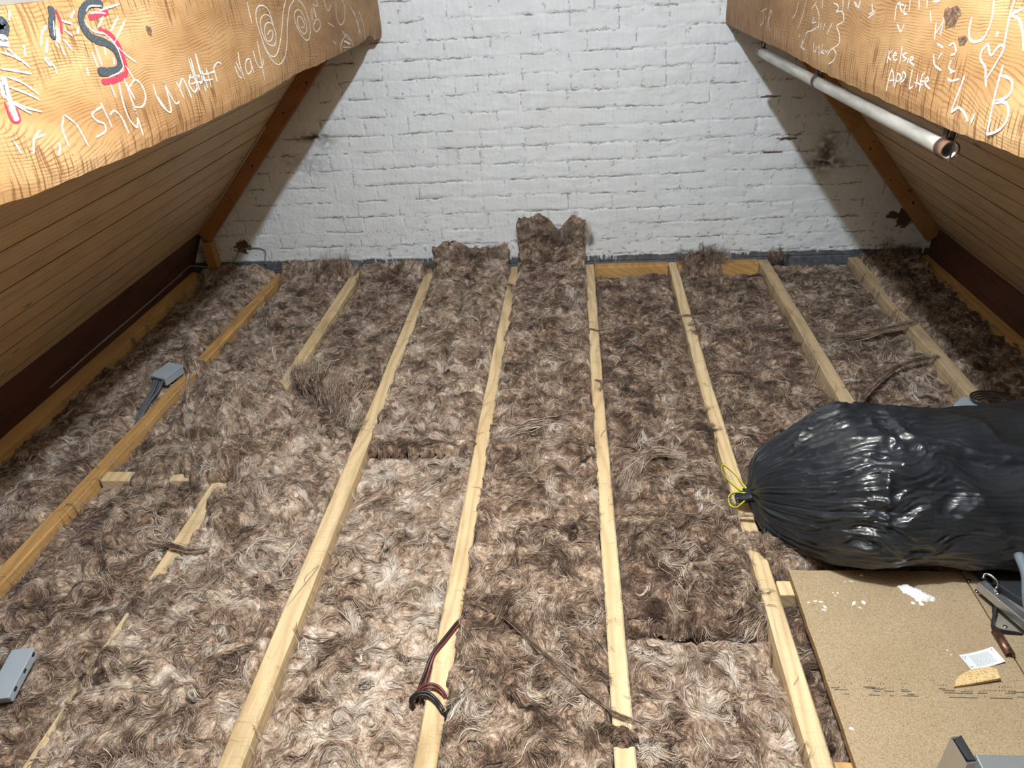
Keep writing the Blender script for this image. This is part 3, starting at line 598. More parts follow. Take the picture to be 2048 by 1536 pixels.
class Field:
    def __init__(s, seed, swirl=0.15): s.sd = seed; s.sw = swirl
    def psi(s, x, y):
        a = s.sw; wx = x+0.03*pn(x/.12, y/.12, s.sd+50); wy = y+0.03*pn(x/.12, y/.12, s.sd+60)
        return pn(wx/a, wy/a, s.sd)+0.42*pn(wx/(a*.42), wy/(a*.42), s.sd+1)+0.10*pn(x/(a*.17), y/(a*.17), s.sd+2)
    def relief(s, x, y, amp=1.0, psi=None):
        if psi is None: psi = s.psi(x, y)
        h = 0.012*pn(x/.20, y/.24, s.sd+3)-0.010*amp
        b = np.abs(pn(x/.105, y/.105, s.sd+4)); h += 0.034*np.minimum(b, .55)*amp
        b2 = np.abs(pn(x/.034+psi, y/.034, s.sd+5)); h += 0.012*np.minimum(b2, .6)*amp
        lk = 1-2*np.abs(pn(psi*8.0, (x+1.7*y)/.14, s.sd+6)); h += 0.0050*lk*amp
        lf = 1-2*np.abs(pn(psi*19.0, (x-1.3*y)/.06, s.sd+7)); h += 0.0021*lf*amp
        h += 0.0012*pn(x/.007, y/.007, s.sd+8)
        return h
    def flow(s, x, y):
        e = 0.002; gx = s.psi(x+e, y)-s.psi(x-e, y); gy = s.psi(x, y+e)-s.psi(x, y-e)
        L = np.hypot(gx, gy)+1e-9; return -gy/L, gx/L

def fibre_ribbons(rs, fld, surf, px, py, nper, segs, step, width, lift, spread, tones, straight=None, inside=None):
    """locks of fibres: bundles of thin ribbons that follow the lie of the wool.
    surf(x, y) -> position (N,3), normal (N,3); px, py: seeds of the bundles"""
    nb = len(px)
    X = np.repeat(px, nper)+rs.normal(0, spread, nb*nper); Y = np.repeat(py, nper)+rs.normal(0, spread, nb*nper)
    N = len(X); sg = np.repeat(np.where(rs.rand(nb) < .5, 1, -1), nper)
    turn = np.repeat(rs.normal(0, 0.38, nb), nper)+rs.normal(0, 0.14, N)
    curl = np.repeat(rs.normal(0, 0.04, nb), nper)+rs.normal(0, 0.025, N)
    lf = np.repeat(np.abs(rs.normal(0, lift, nb)), nper)*(0.5+rs.rand(N)); base = rs.rand(N)*0.003+0.0005
    wd = width*(0.45+1.1*rs.rand(N)**2); st = step*(0.6+0.8*np.repeat(rs.rand(nb), nper))
    tn = np.repeat(tones(nb), nper)+rs.normal(0, 0.07, N)
    tilt = rs.normal(0, 0.7, N); p0 = rs.rand(N)*40; reach = np.where(rs.rand(N) < .04, .03, rs.exponential(.0022, N))
    Vs = np.zeros((N, segs+1, 2, 3), np.float32); PS = np.zeros((N, segs+1, 2), np.float32)
    cx, cy = X.copy(), Y.copy()
    for k in range(segs+1):
        t = k/segs
        dx, dy = fld.flow(cx, cy)
        a = turn+curl*k; ca, sa = np.cos(a), np.sin(a); ux, uy = (dx*ca-dy*sa)*sg, (dx*sa+dy*ca)*sg
        if straight is not None: ux, uy = straight[0]+0.4*ux, straight[1]+0.4*uy; L = np.hypot(ux, uy); ux, uy = ux/L, uy/L
        P_, Nn = surf(cx, cy)
        P_ = P_+Nn*(base+lf*math.sin(math.pi*min(t*1.02, 1))*1.0)[:, None]
        w_ = wd*0.5*(math.sin(math.pi*(0.08+0.86*t))**0.6)
        if inside is not None: w_ = w_*(inside(cx, cy) < reach)
        # side direction in the surface, tilted
        sxx, syy = -uy, ux
        ct, si = np.cos(tilt), np.sin(tilt)
        # tangent frame: x axis and along-path axis
        Ty = np.stack([np.zeros(N), Nn[:, 2], -Nn[:, 1]], 1); Tx = np.tile([1.0, 0, 0], (N, 1))
        S = Tx*(sxx*ct)[:, None]+Ty*(syy*ct)[:, None]+Nn*si[:, None]
        Vs[:, k, 0] = P_+S*w_[:, None]; Vs[:, k, 1] = P_-S*w_[:, None]
        PS[:, k, 0] = p0; PS[:, k, 1] = p0+0.05
        cx = cx+ux*st; cy = cy+uy*st
    b = np.arange(N)[:, None]*(2*(segs+1))+np.arange(segs)[None, :]*2
    Q = np.stack([b, b+1, b+3, b+2], -1).reshape(-1, 4)
    TN = np.repeat(tn, 2*(segs+1))
    return Vs.reshape(-1, 3), Q, PS.ravel(), TN

class Path:
    """the line a batt follows from the near end (low v) to the wall and possibly up it"""
    def __init__(s, pts):
        P_ = np.array(pts, float); d = np.hypot(*np.diff(P_, axis=0).T); s.v = np.concatenate([[0], np.cumsum(d)])
        # parameter is y on the flat part: shift so that v == y at the first point
        s.v = s.v+P_[0, 0]; s.P = P_
    def at(s, v):
        y = np.interp(v, s.v, s.P[:, 0]); z = np.interp(v, s.v, s.P[:, 1]); e = 0.01
        y1 = np.interp(v+e, s.v, s.P[:, 0]); z1 = np.interp(v+e, s.v, s.P[:, 1]); y0 = np.interp(v-e, s.v, s.P[:, 0]); z0 = np.interp(v-e, s.v, s.P[:, 1])
        ty, tz = y1-y0, z1-z0; L = np.hypot(ty, tz)+1e-9
        return y, z, -tz/L, ty/L

def batt(x0, x1, path, v0, v1, seed, label, tone=0.5, amp=1.0, crease=None, jag=(0.010, 0.010), top_rag=0.0, dens=1.0, edge=0.05, group=None, endn=0.03, endf=0.03, swirl=0.20, pale=0.0, sag=None, name='insulation_batt', topf=None):
    """one strip of mineral wool between two joists. x0, x1: functions or numbers of the two sides"""
    rs = np.random.RandomState(seed); fld = Field(seed, swirl)
    fx0 = x0 if callable(x0) else (lambda y: y*0+x0); fx1 = x1 if callable(x1) else (lambda y: y*0+x1)
    # v rows, finer near the camera
    vs = [v0]
    while vs[-1] < v1: vs.append(vs[-1]+np.interp(vs[-1], [-3, -1.5, 0], [0.0033, 0.0044, 0.0056]))
    vs = np.array(vs); nu = int(0.40/0.0040); nu = max(20, int((float(np.mean(fx1(vs)-fx0(vs))))/0.0040))
    e = np.linspace(-1, 1, nu)
    U, Vv = np.meshgrid(e, vs, indexing='ij')
    def sides(v):
        a = fx0(v)+jag[0]*(pn(v/.07, v*0+seed, 61)+0.6*pn(v/.02, v*0+seed, 62)-0.15)
        b = fx1(v)+jag[1]*(pn(v/.08, v*0+seed, 63)+0.6*pn(v/.021, v*0+seed, 64)+0.15)
        return a, b
    def hfun(x, v, u):
        psi = fld.psi(x, v); h = fld.relief(x, v, amp, psi)
        if crease is not None:
            xc = (fx0(v)+fx1(v))/2+crease[1]+0.010*pn(v/.09, v*0+seed, 65)
            h = h-crease[0]*np.exp(-((x-xc)/0.009)**2)*(0.5+0.5*smooth(-.5, .3, pn(v/.15, v*0+3, 66)))
        if sag is not None: h = h+sag(x, v)
        # soft rolled sides
        ed = np.clip((1-np.abs(u))/0.14, 0, 1); h = h-edge*np.maximum(0, 1-np.sqrt(np.maximum(0, 1-(1-ed)**2)))**1.4
        dn = np.clip((v-v0)/0.035, 0, 1); df = np.clip((v1+top_rag*0-v)/0.03, 0, 1)
        h = h-endn*(1-np.sqrt(np.maximum(0, 1-(1-dn)**2)))-endf*(1-np.sqrt(np.maximum(0, 1-(1-df)**2)))
        return h, psi
    a, b = sides(Vv); X = a+(b-a)*(U+1)/2
    # ragged far end
    if top_rag:
        cut = v1-(topf(X) if topf else 0)-top_rag*(0.5+0.9*pn(X/.10, X*0+seed, 67)+0.35*pn(X/.025, X*0+seed, 68))
        s_ = smooth(v1-0.30, v1, Vv); Vm = Vv-(v1-np.minimum(cut, v1+0.03))*s_
    else: Vm = Vv+0.010*pn(X/.05, X*0+seed, 69)*(smooth(v1-.08, v1, Vv)+1-smooth(v0, v0+.08, Vv))
    H, PSI = hfun(X, Vm, U)
    y, z, ny, nz = path.at(Vm)
    Pv = np.stack([X, y+ny*H, z+nz*H], -1)
    TN = np.full(X.shape, tone)
    Vb = Pv.reshape(-1, 3); Qb = gridq(nu, len(vs))
    # skirt so that the batt has a thickness
    idx = np.concatenate([np.arange(nu)*len(vs), (nu-1)*len(vs)+np.arange(1, len(vs)), np.arange(nu-2, -1, -1)*len(vs)+len(vs)-1, np.arange(len(vs)-2, 0, -1)])
    yy, zz, nny, nnz = path.at(Vm); low = np.stack([X, yy-nny*0.075, zz-nnz*0.075], -1).reshape(-1, 3)[idx]
    low = low*np.array([1, 1, 1]); nb_ = len(Vb); k = np.arange(len(idx)); k2 = (k+1) % len(idx)
    Qs = np.stack([idx[k], nb_+k, nb_+k2, idx[k2]], -1)
    Vb = np.concatenate([Vb, low]); PS = np.concatenate([PSI.ravel(), PSI.ravel()[idx]+0.2]); TT = np.concatenate([TN.ravel(), TN.ravel()[idx]-0.1])
    def surf(x, v):
        aa, bb = sides(v); u = np.clip(2*(x-aa)/(bb-aa+1e-9)-1, -1, 1); over = np.maximum(0, np.maximum(aa-x, x-bb))
        if top_rag:
            cut = v1-(topf(x) if topf else 0)-top_rag*(0.5+0.9*pn(x/.10, x*0+seed, 67)+0.35*pn(x/.025, x*0+seed, 68)); vm = v-(v1-np.minimum(cut, v1+.03))*smooth(v1-.3, v1, v)
        else: vm = v
        h, _ = hfun(x, vm, u); y, z, ny, nz = path.at(vm)
        flat = np.where(over > 0, np.maximum(h, 0.003-z), h)
        h = flat
        return np.stack([x, y+ny*h, z+nz*h], -1), np.stack([x*0, ny, nz], -1)
    def over(x, v):
        a_, b_ = fx0(v), fx1(v); return np.maximum(np.maximum(a_-x, x-b_), 0)
    area = (v1-v0)*float(np.mean(fx1(vs)-fx0(vs)))
    nb = int(1150*area*dens)
    vv = v0+0.02+(v1-v0-0.04)*rs.rand(nb); aa, bb = sides(vv); xx = aa+(bb-aa)*(0.03+0.94*rs.rand(nb))
    tf = lambda n: tone+0.02+pale+rs.normal(0, 0.10, n)
    V1, Q1, P1, T1 = fibre_ribbons(rs, fld, surf, xx, vv, 9, 7, 0.0110, 0.0013, 0.0035, 0.0055, tf, None, over)
    # frayed hairs, thinner and looser, more of them along the sides
    nb = int(700*area*dens)
    vv = v0+(v1-v0)*rs.rand(nb); aa, bb = sides(vv); q = rs.rand(nb); q = np.where(rs.rand(nb) < .10, np.where(q < .5, 0.03*q*2, 1-0.03*(q-.5)*2), q); xx = aa+(bb-aa)*q
    V2, Q2, P2, T2 = fibre_ribbons(rs, fld, surf, xx, vv, 4, 7, 0.0100, 0.0007, 0.006, 0.007, lambda n: tone+0.06+rs.normal(0, 0.12, n), None, over)
    # long combed locks
    nb = int(85*area*dens); vv = v0+0.03+(v1-v0-0.06)*rs.rand(nb); aa, bb = sides(vv); xx = aa+(bb-aa)*(0.05+0.9*rs.rand(nb))
    V3, Q3, P3, T3 = fibre_ribbons(rs, fld, surf, xx, vv, 34, 13, 0.0115, 0.0014, 0.006, 0.0042, lambda n: tone+0.05+pale+rs.normal(0, 0.15, n), None, over)
    V = np.concatenate([Vb, V1, V2, V3]); Q = np.concatenate([Qb, Qs, Q1+len(Vb), Q2+len(Vb)+len(V1), Q3+len(Vb)+len(V1)+len(V2)])
    PS = np.concatenate([PS, P1, P2, P3]); TT = np.concatenate([TT, T1, T2, T3])
    o = qmesh(name, V, Q, m_wool, attrs={'psi': PS, 'tone': TT}, origin=(float(np.mean(fx0(vs)+fx1(vs))/2), (v0+v1)/2, -0.08))
    return tag(o, label, 'insulation', group)
def side(js, s): # edge of a joist as a function of y; js = (near, mid, far, width)
    xn, xm, xf, w_ = js
    return lambda y: np.interp(y, [-2.9, -1.3, 0], [xn, xm, xf])+s*(w_/2+0.001)
JA = (-1.388, -1.352, -1.325, .052); JB = (-0.878, -0.878, -0.876, .054); JC = (-0.427, -0.436, -0.454, .056); JD = (0.012, 0.010, 0.020, .052)
JE = (0.449, 0.434, 0.430, .047); JF = (0.862, 0.859, 0.877, .047); JG = (1.358, 1.356, 1.358, .052); JH = (1.822, 1.821, 1.824, .052)
flat = lambda z, zf=None, y1=-0.02: Path([(-3.2, z), (-1.5, z), (y1, z if zf is None else zf)])
# bay beside the left eaves
batt(-1.80, side(JA, -1), flat(-0.012, -0.02), YN, -0.03, 101, 'wool batt in the shaded bay between the left eaves and the orange joist', tone=0.50, jag=(0.03, 0.010), sag=lambda x, v: -0.02+0.05*smooth(-1.80, -1.62, x)*smooth(-1.37, -1.45, x)+0.06*smooth(-.16, -.04, v), endf=.02)
batt(side(JA, 1), side(JB, -1), flat(-0.034, -0.03), -1.86, -0.02, 112, 'wool batt between the two leftmost joists, far part reaching the wall', tone=0.50, jag=(0.007, 0.012), sag=lambda x, v: 0.018*smooth(-1.30, -1.15, x)+0.085*smooth(-0.18, -0.04, v), amp=1.15)
batt(side(JA, 1), side(JB, -1), flat(-0.034), YN, -1.83, 123, 'wool batt between the two leftmost joists, near part under the grey box', tone=0.47, jag=(0.007, 0.007), sag=lambda x, v: 0.016*smooth(-1.30, -1.2, x)+0.012*smooth(-0.95, -0.9, x))
batt(side(JB, 1), side(JC, -1), flat(-0.022, -0.03), -1.62, -0.02, 134, 'wool batt right of the half buried joist, far part reaching the wall', tone=0.47, jag=(0.007, 0.011), sag=lambda x, v: 0.012*smooth(-0.60, -0.5, x)+0.075*smooth(-.18, -.04, v))
batt(lambda y: np.interp(y, [-2.5, -2.32, -2.22], [-.888, -.886, -.850]), side(JC, -1), flat(-0.006), -2.52, -1.60, 145, 'pale wool batt left of the yellow joist with long combed fibres', tone=0.54, jag=(0.006, 0.012), crease=(.018, .13), sag=lambda x, v: 0.014*smooth(-0.80, -0.85, x), amp=1.1)
batt(lambda y: -.889+0*y, side(JC, -1), flat(0.004), YN, -2.50, 156, 'wool batt left of the yellow joist at the foot of the picture', tone=0.52, jag=(0.006, 0.006), crease=(.010, .17), sag=lambda x, v: 0.012*smooth(-0.80, -0.85, x), endf=.02)
batt(side(JC, 1), side(JD, -1), Path([(-3.2, .012), (-1.5, .006), (-.30, .004), (-.14, .012), (-.085, .035), (-.062, .08), (-.055, .16)]), -1.67, 0.045, 167, 'wool batt left of the cable joist, far part curling a little up the brick wall', tone=0.52, crease=(.016, .0), jag=(0.014, 0.012), top_rag=0.03, amp=1.1, topf=lambda x: .035*np.exp(-((x+.12)/.09)**2)+.03*smooth(-.37, -.42, x), endn=.045)
batt(side(JC, 1), side(JD, -1), flat(-0.030), YN, -1.68, 178, 'smoother pale tan wool batt left of the cable joist, near part', tone=0.575, crease=(.008, -.03), jag=(0.006, 0.008), amp=0.62, dens=.8, swirl=.2)
batt(side(JD, 1), side(JE, -1), Path([(-3.2, .006), (-1.5, .012), (-.35, .02), (-.17, .03), (-.095, .055), (-.062, .10), (-.05, .16), (-.045, .32)]), YN, 0.155, 189, 'long wool batt that climbs highest up the white brick wall', tone=0.46, jag=(0.016, 0.010), top_rag=0.035, amp=1.2, topf=lambda x: 0.045*np.exp(-((x-.27)/.035)**2)+.02*smooth(.40, .46, x))
batt(side(JE, 1), side(JF, -1), flat(-0.016, -0.040, -0.09), -2.44, -0.085, 190, 'darker wool batt with a centre crease right of the narrow pale joist', tone=0.415, crease=(.016, .0), jag=(0.010, 0.012), sag=lambda x, v: 0.006*smooth(-1.5, -1.9, v))
batt(side(JE, 1), side(JF, -1), flat(-0.026), YN, -2.46, 201, 'pale wool batt at the foot of the picture right of the narrow joist', tone=0.53, jag=(0.010, 0.012), crease=(.012, .0), amp=.9)
batt(side(JF, 1), side(JG, -1), flat(-0.046, -0.05, -0.09), YN, -0.085, 212, 'wool batt that runs from the curled edge at the wall to below the black sack', tone=0.42, crease=(.016, .0), jag=(0.002, 0.006), sag=lambda x, v: -0.02*smooth(0.93, 0.89, x), amp=1.0)
batt(side(JG, 1), side(JH, -1), flat(-0.046, -0.045), -1.95, -0.02, 223, 'wool batt between the two rightmost joists', tone=0.45, jag=(0.012, 0.008), amp=1.05)
batt(side(JH, 1), 2.135, flat(-0.016, -0.01), -1.95, -0.02, 234, 'wool batt in the dark bay beside the right eaves', tone=0.42, jag=(0.014, 0.02), sag=lambda x, v: 0.035*smooth(-0.35, -0.1, v), amp=1.3)


# ------------------------------------------------------------------ loose clumps lying over the joists
def clump(c, rx, ry, rot, hgt, seed, label, tone=0.5, dens=1.0, z0=-0.01, swirl=0.11, step=0.004, lean=(0, 0), name='wool_clump', lift=0.010, straight=None, sharp=0.75, cat='loose wool', amp=1.0):
    rs = np.random.RandomState(seed); fld = Field(seed, swirl); ca, sa = math.cos(rot), math.sin(rot)
    def local(x, y): dx, dy = x-c[0], y-c[1]; return (dx*ca+dy*sa)/rx, (-dx*sa+dy*ca)/ry
    def surf(x, y):
        lx, ly = local(x, y); r = np.hypot(lx, ly)*(1+0.20*pn(np.arctan2(ly, lx)*1.3, x*0+seed, 71)+0.10*pn(x/.03, y/.03, 72))
        k = np.clip(1-r*r, 0, 1)**sharp
        h = k*hgt*(1+0.35*pn(x/.09, y/.09, seed+73))+fld.relief(x, y, amp)*smooth(0, .35, k)-0.035*smooth(0.92, 1.12, r)
        P_ = np.stack([x+lean[0]*k, y+lean[1]*k, z0+h], -1); return P_, np.tile([0.0, 0.0, 1.0], (len(np.atleast_1d(x).ravel()), 1)) if np.ndim(x) == 1 else None
    R_ = max(rx, ry)*1.2; xs = np.arange(c[0]-R_, c[0]+R_, step); ys = np.arange(c[1]-R_, c[1]+R_, step)
    X, Y = np.meshgrid(xs, ys, indexing='ij'); P_, _ = surf(X, Y)
    lx, ly = local(X, Y); r = np.hypot(lx, ly)*(1+0.20*pn(np.arctan2(ly, lx)*1.3, X*0+seed, 71)+0.10*pn(X/.03, Y/.03, 72))
    Q = gridq(len(xs), len(ys)); keep = (r.ravel()[Q] < 1.12).all(1); Q = Q[keep]
    used = np.unique(Q); mp = np.full(X.size, -1); mp[used] = np.arange(len(used)); Q = mp[Q]; Vb = P_.reshape(-1, 3)[used]
    PS = fld.psi(X, Y).ravel()[used]; TT = np.full(len(used), tone)
    nb = int(1400*math.pi*rx*ry*dens)+12
    a = rs.rand(nb)*2*np.pi; q = np.sqrt(rs.rand(nb))*0.98; ex, ey = q*np.cos(a)*rx, q*np.sin(a)*ry
    xx, yy = c[0]+ex*ca-ey*sa, c[1]+ex*sa+ey*ca
    V1, Q1, P1, T1 = fibre_ribbons(rs, fld, surf, xx, yy, 10, 8, 0.0095, 0.0013, lift*.7, 0.004, lambda n: tone+.02+rs.normal(0, .1, n), straight)
    V2, Q2, P2, T2 = fibre_ribbons(rs, fld, surf, xx, yy, 5, 8, 0.010, 0.0007, lift*1.4, 0.006, lambda n: tone+.06+rs.normal(0, .12, n), straight)
    V = np.concatenate([Vb, V1, V2]); Q = np.concatenate([Q, Q1+len(Vb), Q2+len(Vb)+len(V1)])
    o = qmesh(name, V, Q, m_wool, attrs={'psi': np.concatenate([PS, P1, P2]), 'tone': np.concatenate([TT, T1, T2])}, origin=(c[0], c[1], z0))
    return tag(o, label, cat)
clump((-0.985, -1.46), 0.30, 0.20, -0.75, 0.125, 301, 'large swirled wool pile spilling over the half buried joist', tone=0.54, z0=-.020, swirl=.20, sharp=.6, amp=1.5)
clump((-0.80, -1.74), 0.27, 0.13, 0.35, 0.085, 302, 'ruffled wool heap crossing the half buried joist below the large pile', tone=0.51, z0=-.008, amp=1.4)
clump((-0.700, -1.98), 0.16, 0.12, 0.2, 0.075, 303, 'pale fluffy tuft turned over beside the bare stretch of the buried joist', tone=0.53, z0=-.008, sharp=.55)
clump((-0.635, -1.36), 0.19, 0.055, -0.62, 0.125, 304, 'torn wool flap standing on end left of the yellow joist', tone=0.47, z0=-.02, lift=.02, lean=(0.0, 0.02), sharp=.9)
clump((-0.76, -2.36), 0.17, 0.09, 0.4, 0.030, 305, 'combed lock of wool fanning out over the buried joist near its narrow end', tone=0.53, z0=.002)
clump((0.655, -2.36), 0.165, 0.07, 0.25, 0.050, 306, 'dark rolled fold of wool right of the narrow pale joist', tone=0.41, z0=-.01, sharp=.6)
clump((0.425, -2.755), 0.055, 0.022, -0.3, 0.028, 307, 'small dark tuft of wool across the narrow pale joist', tone=0.40, z0=.004, lift=.006)
clump((-0.99, -0.10), 0.115, 0.05, 0.15, 0.075, 309, 'frayed wool tuft standing at the foot of the wall, between the two leftmost joists', tone=0.47, z0=-.01, lift=.02)
clump((0.905, -0.80), 0.07, 0.10, 0.2, 0.035, 311, 'frayed wool tuft beside the joist that passes the black sack', tone=0.50, z0=-.035, lift=.012)
clump((1.875, -0.55), 0.055, 0.30, -0.05, 0.045, 312, 'fuzzy wool ridge along the joist nearest the right eaves', tone=0.50, z0=-.012, lift=.018)
clump((2.02, -0.09), 0.13, 0.06, 0.1, 0.08, 313, 'wool heap pushed into the dark right corner at the wall', tone=0.42, z0=-.02, lift=.015)
clump((0.92, -2.17), 0.13, 0.055, -0.15, 0.035, 314, 'wool squeezed out between the black sack and the chipboard edge', tone=0.48, z0=-.012, lift=.01)
clump((1.23, -2.205), 0.13, 0.035, 0.0, 0.03, 315, 'dark roll of wool trapped below the middle of the black sack', tone=0.42, z0=-.012, lift=.008)
clump((-1.33, -1.09), 0.055, 0.035, 0.6, 0.030, 317, 'small wool tuft hooked over the orange joist above the cable box', tone=0.50, z0=.0, lift=.014)
clump((-0.215, -1.672), 0.205, 0.028, 0.02, 0.030, 318, 'dark layered cut end of wool across the strip left of the cable joist', tone=0.43, z0=-.012, lift=.008, straight=(1.0, 0.05), sharp=.5)
clump((-1.13, -1.835), 0.085, 0.06, 0.2, 0.035, 319, 'wool tuft lying over the middle of the left short cross timber', tone=0.50, z0=-.012)
clump((1.02, -0.07), 0.115, 0.05, 0.1, 0.085, 308, 'lumpy wool below the curled brown edge at the brick wall', tone=0.42, z0=-.03, sharp=1.0, amp=1.3)

def wisp(pts, n, spread, width, seed, label, tone=0.55, name='wool_wisp', cat='loose wool'):
    """a teased out strand of fibres along a line"""
    rs = np.random.RandomState(seed); P_ = np.array(catmull(pts, 8)); K = len(P_)
    T = np.gradient(P_, axis=0); T /= np.linalg.norm(T, axis=1)[:, None]+1e-9
    S = np.cross(T, [0, 0, 1.0]); S /= np.linalg.norm(S, axis=1)[:, None]+1e-9; B = np.cross(S, T)
    V, Q, PS, TT = [], [], [], []
    tt = np.linspace(0, 1, K)
    for i in range(n):
        ph = rs.rand(2)*6.3; am = rs.rand(2)*spread; fr = 2+rs.rand()*4
        off = S*(am[0]*np.sin(ph[0]+fr*tt*2))[:, None]+B*(np.abs(am[1]*np.sin(ph[1]+fr*tt*2)))[:, None]*0.7+S*rs.normal(0, spread*.5)
        c = P_+off; w_ = width*(0.5+rs.rand())*(0.2+0.8*np.sin(np.pi*np.clip(tt*.9+.05, 0, 1)))/2
        an = rs.rand()*3.14; sd = S*math.cos(an)+B*math.sin(an); b = len(V)*2*K
        V.append(np.stack([c+sd*w_[:, None], c-sd*w_[:, None]], 1).reshape(-1, 3))
        k = np.arange(K-1)*2+b; Q.append(np.stack([k, k+1, k+3, k+2], -1)); p0 = rs.rand()*30
        PS.append(np.tile([p0, p0+.04], K)); TT.append(np.full(2*K, tone+rs.normal(0, .08)))
    o = qmesh(name, np.concatenate(V), np.concatenate(Q), m_wool, attrs={'psi': np.concatenate(PS), 'tone': np.concatenate(TT)}, origin=tuple(P_[K//2]))
    return tag(o, label, cat)
def fan(rows, n, width, seed, label, tone=0.45, curl=0.02, name='wool_tuft', cat='loose wool', splay=0.02):
    """a ragged standing edge of wool: fibres run from a base line up to a tip line.
    rows: list of (base point, tip point) across the tuft"""
    rs = np.random.RandomState(seed); Bp = np.array([r[0] for r in rows], float); Tp = np.array([r[1] for r in rows], float); K = 9
    s = np.linspace(0, 1, len(rows)); V, Q, PS, TT = [], [], [], []; tt = np.linspace(0, 1, K)
    ncl = max(12, n//20); cu = rs.rand(ncl); co = rs.normal(0, splay, (ncl, 3))*[1, .6, .5]; cm_ = rs.normal(0, curl, (ncl, 3)); cl_ = 0.35+0.75*rs.rand(ncl)**.7; ct_ = rs.normal(0, .09, ncl)
    for i in range(n):
        ci = rs.randint(ncl); u = float(np.clip(cu[ci]+rs.normal(0, .012), 0, 1)); b = np.array([np.interp(u, s, Bp[:, k]) for k in range(3)]); t = np.array([np.interp(np.clip(u+rs.normal(0, .06), 0, 1), s, Tp[:, k]) for k in range(3)])
        b = b+rs.normal(0, .005, 3); e = b+(t-b)*(cl_[ci]*(.8+.25*rs.rand()))+co[ci]+rs.normal(0, .003, 3)
        m = (b+e)/2+cm_[ci]+rs.normal(0, .003, 3)+[0, 0, .010]
        c = np.outer((1-tt)**2, b)+np.outer(2*tt*(1-tt), m)+np.outer(tt**2, e); c += (0.007*np.sin(tt*(5+rs.rand()*7)+rs.rand()*6))[:, None]*rs.normal(0, 1, 3)
        d = e-b; sd = np.cross(d, rs.normal(0, 1, 3)); sd /= np.linalg.norm(sd)+1e-9; w_ = width*(0.4+rs.rand())*np.sin(np.pi*(0.1+0.85*tt))/2
        k0 = len(V)*2*K; V.append(np.stack([c+sd*w_[:, None], c-sd*w_[:, None]], 1).reshape(-1, 3)); k = np.arange(K-1)*2+k0
        Q.append(np.stack([k, k+1, k+3, k+2], -1)); PS.append(np.tile([u*3+i*.01, u*3+i*.01+.05], K)); TT.append(np.full(2*K, tone+ct_[ci]+rs.normal(0, .06)))
    o = qmesh(name, np.concatenate(V), np.concatenate(Q), m_wool, attrs={'psi': np.concatenate(PS), 'tone': np.concatenate(TT)}, origin=tuple(Bp[len(rows)//2]))
    return tag(o, label, cat)
wisp([(-0.985, -2.16, .012), (-0.93, -2.18, .014), (-0.88, -2.195, .016), (-0.82, -2.21, .012), (-0.76, -2.20, .012)], 26, .008, .0022, 401, 'twisted brown strand crossing the half buried joist', .42)
wisp([(0.80, -0.675, .006), (0.84, -0.68, .007), (0.90, -0.685, .006), (0.96, -0.70, -.01)], 18, .006, .002, 402, 'thin strand looped over the joist that passes the black sack', .50)
wisp([(0.36, -0.79, .018), (0.42, -0.80, .009), (0.46, -0.815, .006), (0.52, -0.80, .012)], 16, .006, .002, 403, 'thin strand looped over the narrow pale joist halfway to the wall', .45)
wisp([(0.06, -2.40, .030), (0.15, -2.45, .032), (0.24, -2.535, .030), (0.34, -2.64, .028), (0.42, -2.70, .016), (0.49, -2.725, .008)], 34, .0035, .0016, 404, 'long stiff twisted strand lying across the wool to the narrow pale joist', .40)
wisp([(0.06, -1.70, .008), (0.13, -1.60, .022), (0.25, -1.555, .024), (0.36, -1.575, .016)], 110, .022, .0013, 405, 'pale arched lock lying across the long batt in the middle', .62)
wisp([(0.49, -1.97, -.005), (0.53, -1.82, .010), (0.61, -1.735, .012), (0.72, -1.75, .004)], 90, .018, .0013, 406, 'pale curved lock on the dark batt right of the narrow joist', .60)
wisp([(-0.42, -2.33, .003), (-0.43, -2.30, .004), (-0.405, -2.26, .004), (-0.45, -2.41, .004)], 3, .001, .0010, 407, 'single curly brown hair of wool on the yellow joist', .40)
wisp([(-0.01, -0.33, .03), (0.03, -0.36, .035), (0.05, -0.42, .03)], 30, .012, .0022, 408, 'brown wool strand at the far end of the cable joist', .42)
wisp([(0.425, -1.24, .006), (0.448, -1.26, .008), (0.452, -1.30, .007), (0.44, -1.33, .010)], 12, .008, .0018, 409, 'small brown curl on the middle of the narrow pale joist', .40)
wisp([(1.36, -1.45, .0), (1.50, -1.28, .0), (1.64, -1.16, .01), (1.80, -1.10, .012)], 70, .010, .0014, 410, 'long brown rope of wool between the two rightmost joists', .48)
wisp([(1.42, -0.92, .0), (1.55, -0.90, .0), (1.70, -0.86, .012), (1.82, -0.80, .014)], 80, .018, .0014, 411, 'pale brown strand reaching across to the joist nearest the right eaves', .52)
wisp([(-1.40, -1.10, .02), (-1.345, -1.13, .03), (-1.315, -1.19, .01), (-1.30, -1.24, -.01)], 22, .008, .002, 412, 'hooked strand of wool hanging off the orange joist near the cable box', .52)

